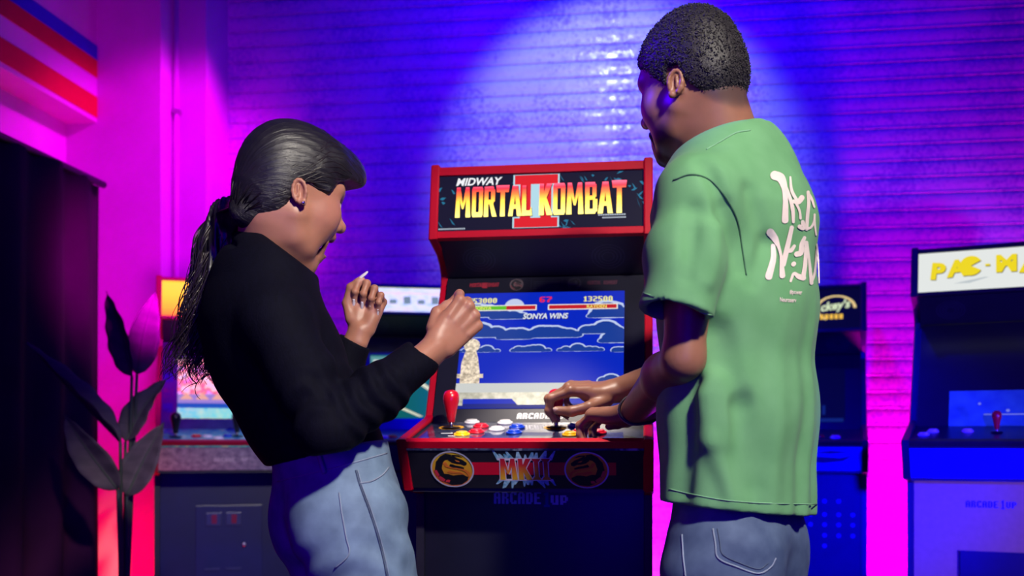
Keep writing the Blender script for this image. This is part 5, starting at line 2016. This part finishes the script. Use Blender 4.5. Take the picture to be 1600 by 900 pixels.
# jeans
WJ = Shape()
wst, hip = pp(514, 706, 1.72), pp(533, 785, 1.72)
WJ.sec(pp(511, 698, 1.72), wst, bL_, (0.124, 0.086), (0.126, 0.088), 0.02)
WJ.sec(wst, hip, bL_, (0.124, 0.086), (0.150, 0.094), 0.03)
thN, thF = hip - bL_ * 0.078 + np.array([0, 0, -0.05]), hip + bL_ * 0.078 + np.array([0, 0, -0.05])
kN = pp(628, 1180, 1.66); kF = pp(612, 1180, 1.84)
aN = pp(575, 1570, 1.64); aF = pp(600, 1570, 1.88)
for th, kn, an_ in ((thN, kN, aN), (thF, kF, aF)):
    WJ.cone(th, th + (kn - th) * 0.35, 0.086, 0.079, 0.03)
    WJ.cone(th + (kn - th) * 0.35, kn, 0.079, 0.056, 0.02)
    WJ.cone(kn, kn + (an_ - kn) * 0.35, 0.055, 0.053, 0.02)
    WJ.cone(kn + (an_ - kn) * 0.35, an_, 0.053, 0.038, 0.02)
for sd in (-1, 1):
    WJ.ell(hip - bdir * 0.034 + bL_ * sd * 0.064 + np.array([0, 0, -0.025]), (0.066, 0.070, 0.085), 0.04)
WJ.cut(pp(510, 703, 1.72), dirv(-0.17, 0.98, 0.0), 0.004)
creases(WJ, hip + np.array([0, 0, 0.08]), thN + (kN - thN) * 0.5, 0.13, 0.0034, 75, 0.1, 1.0, 3.6, 2.2)
creases(WJ, thN, kN, 0.10, 0.0045, 95, -0.05, 0.55, 0.2, 2.8)
V, Q = WJ.mesh(np.min([aN, aF, hip - 0.22], 0) - 0.09, np.max([aN, aF, wst + 0.16, kN, kF], 0) + 0.09, 0.0045)
M_DENIM = mat('light_blue_denim', (0.105, 0.165, 0.235, 1), 0.75, vscale=22, color2=(0.20, 0.30, 0.40, 1), bump=0.12, bscale=1100)
jo = np_mesh('jeans', V, Q, M_DENIM, wr)
M_THREAD = mat('denim_seam', (0.07, 0.10, 0.15, 1), 0.8, var=0.2)
M_PALE = mat('denim_pale_edge', (0.25, 0.30, 0.38, 1), 0.8, var=0.2)


def seam(S, pix, r, m, name, parent, n_=6, off=0.0006):
    cv = catmull([(x, y, 0) for x, y in pix], n_)
    pts = [Vector(p) for p in S.hits([(p.x, p.y) for p in cv], off=off)]
    return wtube(name, pts, r, m, parent, 5)


seam(WJ, [(556, 735), (563, 760), (578, 800), (592, 845), (604, 898), (612, 950)], 0.0016, M_THREAD, 'side_seam', wr)
seam(WJ, [(559, 735), (566, 760), (581, 800), (595, 845), (607, 898), (615, 950)], 0.0009, M_PALE, 'side_seam', wr)
seam(WJ, [(561, 755), (580, 752), (597, 742), (607, 730)], 0.0014, M_PALE, 'pocket_edge', wr)
seam(WJ, [(530, 770), (534, 800), (541, 840), (545, 866), (523, 888)], 0.0012, M_PALE, 'back_pocket_edge', wr)
seam(WJ, [(434, 752), (470, 744), (520, 732), (570, 718), (604, 708)], 0.0011, M_PALE, 'waistband_seam', wr)
for x0 in (498,):
    cv = [WJ.hit(x0 + 10 * q, 706 + 34 * q, off=0.003) for q in np.linspace(0, 1, 6)]
    wtube('belt_loop', cv, 0.0040, M_PALE, wr, 6)


def shoe(root, ank, fdir, m, L=0.25):
    S_ = Shape()
    a = np.array([ank[0], ank[1], 0.0])
    f = nrmz([fdir[0], fdir[1], 0])
    S_.sec(a - f * 0.05 + [0, 0, 0.040], a + f * 0.15 + [0, 0, 0.034], np.cross([0, 0, 1], f), (0.034, 0.032), (0.042, 0.026), 0.02)
    S_.cone(a + [0, 0, 0.06], a + [0, 0, 0.10], 0.040, 0.038, 0.03)
    S_.cut((0, 0, 0.003), (0, 0, -1), 0.002)
    v, q = S_.mesh(a - 0.22, a + 0.24, 0.006)
    return np_mesh('shoe', v, q, m, root)


M_SHOE = mat('white_trainer', (0.55, 0.55, 0.56, 1), 0.5, var=0.05)
for an_ in (aN, aF):
    shoe(wr, an_, bdir, M_SHOE)

# ------------------------------------------------------------------ the man
def mp(px, py, d):
    return np.array(P(px, py, d * 1.06))


mr_ = empty('person', tuple(mp(1150, HY, 1.66) * np.array([1, 1, 0])))
tag(mr_, 'man in a green printed T-shirt standing with both hands on the controls', 'person')
yaw = math.radians(45.3)
mh = dirv(-math.cos(yaw), 0, math.sin(yaw))
pit = math.radians(5)
mF = nrmz(mh * math.cos(pit) - np.array([0, 0, 1]) * math.sin(pit))
mL_ = nrmz(np.cross([0, 0, 1], mh))
mU = np.cross(mF, mL_)
MR = np.stack([mF, mL_, mU], 1) @ rot_x(math.radians(-5.4))
MS = 0.925
mT = mp(1054, 129, 1.57) - MR @ (np.array([-0.014, 0.081, -0.006]) * MS)
MB_ = Shape()
MH = add_head(MB_, MR, mT, MS, 0.0, True)
byaw = math.radians(32)
md_ = dirv(-math.cos(byaw), 0, math.sin(byaw))
ml = nrmz(np.cross([0, 0, 1], md_))
nbm = mp(1140, 246, 1.63)
MB_.cone(MH((-0.034, 0, -0.030)), nbm, 0.054, 0.058, 0.03)
MB_.cone(MH((-0.005, 0, -0.075)), nbm + md_ * 0.03 + np.array([0, 0, -0.02]), 0.045, 0.052, 0.03)
m1, m2, m3 = mp(1150, 310, 1.63), mp(1152, 520, 1.63), mp(1152, 790, 1.63)
MB_.sec(m1 + np.array([0, 0, -0.03]), m2, ml, (0.125, 0.075), (0.125, 0.085), 0.04)
MB_.sec(m2, m3, ml, (0.125, 0.085), (0.125, 0.09), 0.04)
sL, eL, wL = mp(1086, 318, 1.475), mp(1068, 560, 1.490), pp(990, 642, 1.945)
sR, eR, wR_ = mp(1222, 318, 1.80), pp(1110, 568, 2.06), pp(960, 611, 2.136)
for a, b, c in ((sL, eL, wL), (sR, eR, wR_)):
    MB_.cone(m1 + np.array([0, 0, -0.03]), a + (b - a) * 0.12, 0.045, 0.034, 0.03)
    MB_.cone(a + (b - a) * 0.12, a + (b - a) * 0.5, 0.034, 0.037, 0.02)
    MB_.cone(a + (b - a) * 0.5, b, 0.039, 0.030, 0.02)
    MB_.cone(b, b + (c - b) * 0.30, 0.031, 0.038, 0.02)
    MB_.cone(b + (c - b) * 0.30, c, 0.038, 0.0250, 0.02)
# right hand round the stick top: thumb towards the camera
hx = dirv(-0.985, 0.06, 0.03)
hz = dirv(0.05, 0.95, -0.28)
RmR = basis(hx, hz)
GRIP = {'index': (22, 62, 38, 2), 'middle': (32, 66, 40, 0), 'ring': (42, 68, 40, -2), 'little': (52, 66, 40, -4)}
tmR = add_hand(MB_, RmR, wR_, 1, GRIP, [(0.016, 0.026, -0.014), (0.048, 0.046, -0.024), (0.082, 0.048, -0.034), (0.110, 0.040, -0.036)], 1.06)
# left hand resting on the buttons
hx = dirv(-0.72, -0.02, 0.69)
hz = dirv(-0.10, 0.95, 0.12)
RmL = basis(hx, hz)
REST = {'index': (34, 50, 30, 4), 'middle': (36, 52, 32, 1), 'ring': (38, 54, 32, -2), 'little': (36, 54, 32, -6)}
tL = wL + nrmz(wL - eL) * 0.014
tmL = add_hand(MB_, RmL, tL, -1, REST, [(0.016, 0.026, -0.010), (0.046, 0.044, -0.014), (0.074, 0.050, -0.018), (0.094, 0.048, -0.022)], 1.0)
hb_lo, hb_hi = mT - 0.20, mT + 0.18
b1 = (wR_ - np.array([0.17, 0.10, 0.12]), wR_ + np.array([0.06, 0.16, 0.10]))
b2 = (tL - np.array([0.17, 0.08, 0.13]), tL + np.array([0.06, 0.18, 0.10]))
parts = [MB_.mesh(hb_lo, hb_hi, 0.0020), MB_.mesh(b1[0], b1[1], 0.0018), MB_.mesh(b2[0], b2[1], 0.0018)]
alo = np.min([m3 - 0.2, sL - 0.15, eL - 0.1, wL - 0.1, wR_ - 0.1], 0)
ahi = np.max([nbm + 0.14, sR + 0.12, eR + 0.1, wR_ + 0.08], 0)
parts.append(MB_.mesh(alo, ahi, 0.0045, [(hb_lo, hb_hi), b1, b2]))
V, Q = join_meshes(parts)
MSK = (0.30, 0.130, 0.075)
lip = (0.20, 0.07, 0.06)
reg = [(MH((0.094, 0.01 * q, -0.064)), 0.010, lip, 0.004) for q in (-1, 0, 1)]
for tp in (tmR, tmL):
    for k in tp:
        reg.append((tp[k][0], 0.006, (0.36, 0.17, 0.11), 0.012))
stub = (0.030, 0.018, 0.014)
for sd in (-1, 1):
    for q in np.linspace(0, 1, 7):
        reg.append((MH(np.array([0.030, sd * 0.056, -0.076]) * (1 - q) + np.array([0.074, sd * 0.016, -0.106]) * q), 0.004 + 0.012 * q, stub, 0.020))
    reg.append((MH((0.092, sd * 0.014, -0.054)), 0.004, stub, 0.008))
for q in np.linspace(-1, 1, 15):
    reg.append((MH((-0.080 + 0.012 * q * q, 0.066 * q, -0.040 + 0.030 * abs(q))), 0.010, (0.10, 0.055, 0.042), 0.022))
np_mesh('body', V, Q, SKIN, mr_, paint(V, MSK, reg))
M_NAILM = mat('natural_nail', (0.55, 0.36, 0.30, 1), 0.3, var=0.03)
for k in ('index', 'middle', 'ring', 'little'):
    nail(mr_, *tmR[k], M_NAILM, 0.011)
    nail(mr_, *tmL[k], M_NAILM, 0.011)
nail(mr_, tmR['thumb'][0], tmR['thumb'][1], dirv(0.0, 0.35, -0.94), tmR['thumb'][3], M_NAILM, 0.013)
nail(mr_, tmL['thumb'][0], tmL['thumb'][1], dirv(0.0, 0.7, 0.7), tmL['thumb'][3], M_NAILM, 0.013)
face_bits(mr_, MH, MR, MS)

# short curly hair
MHS = Shape()
MHS.frame(MR, mT, MS)
MHS.ell((-0.004, 0, 0.044), (0.095, 0.078, 0.102), 0.02)
MHS.ell((0.034, 0, 0.050), (0.060, 0.066, 0.066), 0.03)
MHS.ell((-0.034, 0, 0.005), (0.066, 0.071, 0.068), 0.03)


def mh_cut(p, d):
    q = (p - npv(mT)) @ MR.astype(F32) / F32(MS)
    x, y, z = q[:, 0], q[:, 1], q[:, 2]
    zl = np.interp(x, [-0.13, -0.09, -0.055, -0.032, -0.022, 0.004, 0.012, 0.030, 0.050, 0.075, 0.095, 0.13], [-0.052, -0.050, -0.036, -0.006, 0.024, 0.026, -0.006, 0.010, 0.036, 0.054, 0.062, 0.064])
    return ((zl - z) * 0.8).astype(F32)


MHS.func(mh_cut, mT, 1e9, 'cut', 0.010)
MHS.frame()
V, Q = MHS.mesh(mT - 0.17, mT + 0.19, 0.0030)
M_CURL = mat('black_curly_hair', (0.014, 0.011, 0.011, 1), 0.55, var=0.4, vscale=90, bump=0.6, bscale=260)
np_mesh('hair', V, Q, M_CURL, mr_)
# curls: many tiny knots standing on the cap
ico = bmesh.new()
bmesh.ops.create_icosphere(ico, subdivisions=1, radius=1.0)
iv = np.array([v.co[:] for v in ico.verts]); iq = np.array([[v.index for v in f.verts] for f in ico.faces])
ico.free()
rq = np.random.default_rng(5)
sel = rq.choice(len(V), 22000)
zc = ((V[sel] - mT) @ MR)[:, 2]
CV, CQ, b = [], [], 0
for i in sel:
    r_ = rq.uniform(0.0006, 0.0015)
    sc_ = np.array([r_, r_, r_]) * rq.uniform(0.7, 1.3, 3)
    CV.append(V[i] + iv * sc_ + rq.normal(0, 0.0011, 3)); CQ.append(iq + b); b += len(iv)
cu_ = np_mesh('hair_curls', np.concatenate(CV), np.concatenate(CQ), M_CURL, mr_)
cu_['kind'] = 'stuff'
# short beard round the chin and jaw
MBD = Shape()
MBD.frame(MR, mT, MS)
for sd in (-1, 1):
    MBD.cone((0.098, sd * 0.004, -0.050), (0.082, sd * 0.027, -0.064), 0.0050, 0.0060, 0.008)
    MBD.cone((0.082, sd * 0.027, -0.064), (0.076, sd * 0.018, -0.090), 0.0070, 0.0120, 0.010)
MBD.ell((0.077, 0, -0.104), (0.021, 0.022, 0.019), 0.015)
MBD.frame()
bn = lambda p, d: (0.0012 * np.sin(p[:, 0] * 900) * np.sin(p[:, 1] * 900) * np.sin(p[:, 2] * 900)).astype(F32)
MBD.func(bn, mT, 1e9, 'disp')
V, Q = MBD.mesh(mT - 0.19, mT + 0.13, 0.0022)
np_mesh('beard', V, Q, M_CURL, mr_)

# T-shirt
MT_ = Shape()
MT_.sec(mp(1150, 268, 1.63), mp(1150, 345, 1.63), ml, (0.145, 0.090), (0.182, 0.120), 0.05)
MT_.sec(mp(1150, 345, 1.63), mp(1154, 480, 1.63), ml, (0.182, 0.120), (0.172, 0.118), 0.04)
MT_.sec(mp(1154, 480, 1.63), mp(1153, 640, 1.63), ml, (0.172, 0.118), (0.166, 0.117), 0.04)
MT_.sec(mp(1153, 640, 1.63), mp(1151, 830, 1.63), ml, (0.166, 0.117), (0.172, 0.120), 0.04)
MT_.cone(mp(1144, 264, 1.63), mp(1090, 306, 1.485), 0.056, 0.058, 0.05)
MT_.cone(mp(1148, 262, 1.63), mp(1212, 310, 1.78), 0.058, 0.060, 0.05)
MT_.cone(mp(1136, 240, 1.635), mp(1144, 275, 1.63), 0.060, 0.082, 0.04)
slL = mp(1056, 490, 1.452)
slR = mp(1180, 480, 1.89)
for S0, a, e_, rr_ in ((mp(1088, 305, 1.485), sL, slL, 0.056), (mp(1212, 310, 1.785), sR, slR, 0.062)):
    A_ = Shape()
    A_.cone(S0, a + (e_ - a) * 0.5, 0.057, rr_, 0.03)
    A_.cone(a + (e_ - a) * 0.5, e_ + (e_ - a) * 0.2, rr_, rr_, 0.03)
    sleeve_end(A_, a, e_, 0.0, rr_ - 0.012)
    MT_.part(A_, (a + e_) / 2, 0.22, 0.025)
# neck opening
MT_.cone(mp(1120, 196, 1.62), mp(1131, 240, 1.63), 0.060, 0.056, 0.004, 'sub')
MT_.cut(mp(1138, 223, 1.63), dirv(-0.42, 0.90, 0.10), 0.006)
# hem


def drape(p, d):
    q = p - npv(m2)
    x = q @ npv(md_); y = q @ npv(ml); z = q[:, 2]
    an = np.arctan2(x, y)
    low = np.clip((0.10 - z) / 0.3, 0, 1)
    f = 0.0040 * low * np.sin(an * 9 + 3 * z + 0.6) + 0.0022 * low * np.sin(an * 17 + 7 * z)
    f = f + 0.0016 * np.sin(an * 5 + z * 22) * np.sin(z * 14 + an * 2)
    return f.astype(F32)


MT_.func(drape, m2, 1e9, 'disp')
# folds placed where the shirt pulls: (from, to, radius, lift)
for pa, pb, r_, mode in (((1118, 520), (1160, 630), 0.020, 'sub'), ((1160, 630), (1172, 760), 0.016, 'sub'), ((1112, 600), (1132, 690), 0.016, 'add'), ((1172, 300), (1196, 380), 0.008, 'sub'), ((1196, 380), (1176, 440), 0.007, 'sub'),
                         ((1085, 600), (1072, 770), 0.013, 'sub'), ((1108, 690), (1148, 775), 0.010, 'add'), ((1098, 620), (1110, 690), 0.010, 'add'), ((1152, 640), (1156, 770), 0.012, 'sub'),
                         ((1100, 255), (1130, 330), 0.009, 'sub'), ((1130, 330), (1160, 420), 0.010, 'sub'), ((1085, 330), (1074, 430), 0.008, 'sub'), ((1118, 360), (1108, 440), 0.008, 'add')):
    a, b = np.array(MT_.hit(*pa)), np.array(MT_.hit(*pb))
    ga, gb = np.array(MT_.grad(a)), np.array(MT_.grad(b))
    k_ = 0.66 if mode == 'sub' else -0.6
    MT_.cone(a + ga * r_ * k_, b + gb * r_ * k_, r_, r_ * 0.6, 0.022, mode)
creases(MT_, sL, slL, 0.064, 0.0020, 70, 0.2, 1.1, 0.3, 2.5)
MT_.cut(mp(1150, 793, 1.63), dirv(-0.105, -0.99, 0.0), 0.004)
V, Q = MT_.mesh(alo - np.array([0.03, 0.05, 0.02]), ahi + np.array([0.05, 0.05, 0.02]), 0.0038)
M_TEE = mat('washed_green_cotton', (0.115, 0.320, 0.120, 1), 0.85, vscale=18, color2=(0.145, 0.370, 0.150, 1), bump=0.14, bscale=900, sheen=0.05)
np_mesh('t_shirt', V, Q, M_TEE, mr_)
M_SEAM = mat('green_seam', (0.055, 0.15, 0.075, 1), 0.85, var=0.2)
M_STITCH = mat('green_stitch', (0.20, 0.42, 0.22, 1), 0.85, var=0.1)
seam(MT_, [(1052, 282), (1080, 273), (1110, 282), (1135, 310), (1152, 345), (1160, 390), (1166, 430)], 0.0014, M_SEAM, 'sleeve_seam', mr_)
seam(MT_, [(1006, 458), (1040, 470), (1080, 484), (1112, 492)], 0.0009, M_STITCH, 'sleeve_hem_stitch', mr_)
seam(MT_, [(1046, 764), (1080, 772), (1130, 781), (1190, 786), (1276, 788)], 0.0010, M_STITCH, 'hem_stitch', mr_)
seam(MT_, [(1104, 234), (1125, 222), (1150, 208), (1172, 204)], 0.0012, M_STITCH, 'collar_stitch', mr_)

# print on the back: flowing blob letters, each letter its own patch on the cloth
M_PRINT = mat('cream_screen_print', (0.78, 0.66, 0.56, 1), 0.7, var=0.05, vscale=80)


def blob(pix, radii, name='shirt_print'):
    """ribbon with round swells laid on the cloth"""
    cv = catmull([(x, y, 0) for x, y in pix], 6)
    rad = np.interp(np.linspace(0, len(pix) - 1, len(cv)), range(len(pix)), radii)
    vs, fs = [], []
    NW = 6
    n_ = len(cv)
    for i, c in enumerate(cv):
        a = cv[max(0, i - 1)]; b = cv[min(n_ - 1, i + 1)]
        t_ = (b - a).normalized()
        nn = Vector((-t_.y, t_.x, 0))
        for j in range(NW + 1):
            s_ = (j / NW - 0.5) * 2
            q = c + nn * rad[i] * s_
            vs.append((q.x, q.y))
    # round caps
    for i in range(n_ - 1):
        for j in range(NW):
            a = i * (NW + 1) + j
            fs.append((a, a + NW + 1, a + NW + 2, a + 1))
    for e, sgn in ((0, -1), (n_ - 1, 1)):
        a = cv[max(0, e - 1)]; b = cv[min(n_ - 1, e + 1)]
        t_ = (b - a).normalized(); nn = Vector((-t_.y, t_.x, 0))
        c0 = len(vs)
        for k in range(9):
            an = math.pi * k / 8
            q = cv[e] + nn * rad[e] * math.cos(an) + t_ * sgn * rad[e] * math.sin(an)
            vs.append((q.x, q.y))
        fs.append(tuple(range(c0, c0 + 9)))
    return vs, fs


def print_letter(strokes, name='print_letter'):
    v2, f2 = [], []
    for i, (pix, rad) in enumerate(strokes):
        v, f = blob(pix, rad)
        b = len(v2)
        v2 += [(x, y, i) for x, y in v]
        f2 += [tuple(k + b for k in q) for q in f]
    v3 = MT_.hits([(x, y) for x, y, i in v2], off=np.array([0.0012 + 0.0002 * (i % 4) for x, y, i in v2]))
    return wmesh(name, v3, f2, M_PRINT, mr_)


# two words, letter by letter (pixel strokes measured on the shirt)
Z = lambda pts: [(1160 + x / 3.464, 240 + y / 3.4615) for x, y in pts]
print_letter([(Z([(172, 120), (205, 135), (225, 190), (230, 260), (228, 360)]), [7, 7, 4.5, 4, 5.2]), (Z([(230, 180), (250, 230), (268, 300), (272, 370)]), [2.5, 2.5, 3, 2.2]), (Z([(255, 130), (262, 200), (290, 255)]), [1.5, 2.4, 2.6])])
print_letter([(Z([(275, 260), (300, 262), (318, 240)]), [3, 4, 4.2]), (Z([(285, 265), (305, 310), (310, 350)]), [2.2, 1.8, 2]), (Z([(305, 395), (325, 400), (322, 370)]), [3.4, 4.2, 3])])
print_letter([(Z([(352, 210), (355, 270), (348, 340), (345, 410)]), [2.6, 2.6, 2.8, 2.4]), (Z([(352, 215), (372, 250), (385, 290)]), [2.2, 2, 1.6]), (Z([(345, 405), (365, 400), (382, 370), (386, 330)]), [2.2, 1.8, 1.8, 1.6])])
print_letter([(Z([(386, 330), (388, 380), (396, 440)]), [1.5, 1.6, 1.3])])
print_letter([(Z([(150, 425), (175, 460), (192, 500)]), [6, 5, 2.6]), (Z([(165, 500), (165, 570), (140, 665)]), [3.4, 4.2, 5.4]), (Z([(192, 500), (205, 560), (212, 660)]), [2.4, 2.2, 4.6]), (Z([(215, 600), (235, 520), (262, 400)]), [4.4, 4.0, 3.2])])
print_letter([(Z([(236, 520), (258, 525), (278, 500)]), [3.0, 3.4, 2.4]), (Z([(290, 545), (312, 535), (318, 490), (332, 455)]), [4.2, 4.4, 3.6, 2.6])])
print_letter([(Z([(272, 600), (276, 596)]), [3.4, 3.4])], 'print_dot')
print_letter([(Z([(258, 690), (275, 650), (300, 665), (325, 672)]), [1.8, 2.2, 4.0, 4.6]), (Z([(325, 670), (336, 590), (340, 480)]), [3.6, 3.2, 2.4])])
print_letter([(Z([(345, 480), (358, 580), (370, 700)]), [2.2, 2.0, 3.0]), (Z([(370, 695), (388, 640), (398, 520)]), [2.2, 2.0, 1.5]), (Z([(398, 490), (406, 580), (410, 700)]), [1.3, 1.2, 1.0])])


def shirt_words(s_, x0, y0, h, narrow, slope, name='print_small_words'):
    pl, w_ = font_polys(s_, h, 0, 0.02, narrow)
    pix, f3 = [], []
    for p in pl:
        b = len(pix)
        pix += [(x0 + x, y0 - y + slope * x) for x, y in p]
        f3.append(tuple(range(b, b + len(p))))
    v3 = MT_.hits(pix, off=0.0012)
    return wmesh(name, v3, f3, M_PRINT, mr_, False)


shirt_words('#power', 1233, 459, 7, 0.62, 0.06)
shirt_words('Neuroserv', 1218, 471, 7, 0.60, 0.06)

# wrist band
ax = nrmz(wL - eL)
cw = wL - ax * 0.010
u_ = nrmz(np.cross(ax, [0, 0, 1])); w_ = np.cross(ax, u_)
pts = []
for k in range(29):
    a = 2 * math.pi * k / 28
    dq = u_ * math.cos(a) + w_ * math.sin(a)
    p = cw + dq * 0.06
    for _ in range(12):
        p = p - dq * (float(MB_.ev(p[None])[0]) - 0.0022) * 0.9
    pts.append(p)
wtube('wrist_band', pts, 0.0028, mat('dark_cord_band', (0.03, 0.02, 0.03, 1), 0.5, var=0.2), mr_, 6)
wtube('wrist_band', [p + ax * 0.006 for p in pts], 0.0022, mat('pale_cord_band', (0.45, 0.30, 0.32, 1), 0.4, var=0.2), mr_, 6)

# jeans and shoes
MJ = Shape()
mw, mhp = mp(1150, 745, 1.63), mp(1148, 830, 1.63)
MJ.sec(mw, mhp, ml, (0.140, 0.090), (0.152, 0.100), 0.03)
tN, tF = mhp + ml * 0.080 + np.array([0, 0, -0.06]), mhp - ml * 0.080 + np.array([0, 0, -0.06])
kN2 = mp(1108, 1215, 1.56); kF2 = mp(1190, 1215, 1.72)
aN2 = mp(1122, 1620, 1.56); aF2 = mp(1205, 1620, 1.74)
for th, kn, an_ in ((tN, kN2, aN2), (tF, kF2, aF2)):
    MJ.cone(th, th + (kn - th) * 0.4, 0.092, 0.084, 0.03)
    MJ.cone(th + (kn - th) * 0.4, kn, 0.084, 0.066, 0.02)
    MJ.cone(kn, an_, 0.066, 0.056, 0.02)
for sd in (-1, 1):
    MJ.ell(mhp - md_ * 0.026 + ml * sd * 0.066 + np.array([0, 0, -0.03]), (0.070, 0.074, 0.09), 0.04)
creases(MJ, tN + np.array([0, 0, 0.1]), kN2, 0.10, 0.0035, 60, 0.05, 0.7, 1.0, 2.4)
V, Q = MJ.mesh(np.min([aN2, aF2, mhp - 0.24], 0) - 0.09, np.max([aN2, aF2, mw + 0.20, kN2, kF2], 0) + 0.09, 0.0048)
M_DEN2 = mat('dark_blue_denim', (0.045, 0.075, 0.15, 1), 0.78, vscale=22, color2=(0.10, 0.15, 0.24, 1), bump=0.12, bscale=1100)
np_mesh('jeans', V, Q, M_DEN2, mr_)
seam(MJ, [(1066, 835), (1068, 870), (1072, 905), (1076, 950)], 0.0014, MATS['denim_pale_edge'], 'side_seam', mr_)
seam(MJ, [(1114, 826), (1118, 850), (1122, 872), (1150, 885), (1184, 896), (1204, 886), (1212, 872)], 0.0015, MATS['denim_pale_edge'], 'back_pocket_edge', mr_)
seam(MJ, [(1121, 826), (1125, 848), (1129, 866), (1152, 878), (1184, 889), (1200, 880)], 0.0009, MATS['denim_seam'], 'back_pocket_stitch', mr_)
for an_ in (aN2, aF2):
    shoe(mr_, an_, md_, M_SHOE)

# ------------------------------------------------------------------ potted plant by the curtain
pb = P(192, HY, 2.95)
pr_ = empty('house_plant', (pb.x, pb.y, 0.0))
tag(pr_, 'tall plant with broad paddle leaves in front of the black curtain', 'plant')
M_LEAF = mat('broad_leaf', (0.070, 0.050, 0.070, 1), 0.6, vscale=14, color2=(0.11, 0.075, 0.10, 1), stretch=(1, 1, 3), spec=0.15)
M_STEM = mat('leaf_stem', (0.035, 0.045, 0.035, 1), 0.5, var=0.15)
v, f = lathe([(0.10, 0.0), (0.135, 0.03), (0.155, 0.27), (0.16, 0.30), (0.145, 0.30), (0.14, 0.27), (0.02, 0.265)], 32)
pot = mk('pot', v, f, mat('dark_planter', (0.03, 0.03, 0.035, 1), 0.5, var=0.1), pr_, True)
mk('soil', *lathe([(0.138, 0.262), (0.12, 0.275), (0.01, 0.28)], 24), mat('soil', (0.03, 0.02, 0.015, 1), 0.95, var=0.3, vscale=80, bump=0.8), pr_)


def leaf(base_px, mid_px, tip_px, wpx, d0, d1, fold_=0.35, droop=0.0, face=(0, 0, -1)):
    """petiole from the pot to the blade, then a folded blade along a curve"""
    a, m, t_ = P(*base_px, d0), P(*mid_px, (d0 + d1) / 2), P(*tip_px, d1)
    o_ = Vector((pb.x, pb.y, 0.27))
    st = catmull([o_ + Vector((random.uniform(-.03, .03), random.uniform(-.03, .03), 0)), o_ + (a - o_) * 0.5 + Vector((0, 0, 0.03)), a], 8)
    s_ = wtube('stem', st, [0.0085 - 0.004 * i / (len(st) - 1) for i in range(len(st))], M_STEM, pr_, 8)
    cv = catmull([a, m, t_], 12)
    n_ = len(cv)
    vs, fs = [], []
    fc = dirv(*face)
    W_ = wpx / FPX * d0
    NW = 8
    for i, c in enumerate(cv):
        u = i / (n_ - 1)
        tg = np.array(cv[min(n_ - 1, i + 1)] - cv[max(0, i - 1)]); tg = tg / np.linalg.norm(tg)
        nn = nrmz(fc - tg * np.dot(fc, tg)); bb = np.cross(tg, nn)
        w_ = W_ * (math.sin(math.pi * min(1, u * 1.02) ** 0.72) ** 0.8 if 0 < u < 0.98 else 0.03)
        for j in range(NW + 1):
            s2 = (j / NW - 0.5) * 2
            vs.append(np.array(c) + bb * w_ * s2 + nn * (w_ * fold_ * abs(s2) + 0.003 * math.sin(u * 26 + 2 * s2) * abs(s2)))
    for i in range(n_ - 1):
        for j in range(NW):
            q = i * (NW + 1) + j
            fs.append((q, q + 1, q + NW + 2, q + NW + 1))
    l_ = wmesh('leaf', vs, fs, M_LEAF, pr_)
    sd_ = l_.modifiers.new('thickness', 'SOLIDIFY'); sd_.thickness = 0.0015
    wtube('leaf_rib', cv, [0.004 - 0.003 * i / (n_ - 1) for i in range(n_)], M_STEM, pr_, 6)


leaf((206, 588), (190, 520), (166, 455), 24, 2.96, 2.99, 0.5, face=(-0.5, 0, -0.85))
leaf((214, 585), (224, 520), (243, 455), 24, 2.98, 3.02, 0.5, face=(0.6, 0, -0.8))
leaf((188, 690), (118, 618), (42, 535), 25, 2.88, 2.74, 0.75, face=(0.3, 0.9, -0.3))
leaf((184, 765), (138, 705), (100, 648), 25, 2.86, 2.78, 0.6, face=(-0.3, 0.6, -0.7))
leaf((196, 690), (222, 640), (262, 590), 22, 2.95, 3.02, 0.6, face=(0.2, 0.8, -0.5))
leaf((198, 775), (224, 720), (256, 660), 26, 2.93, 2.98, 0.6, face=(0.3, 0.5, -0.8))
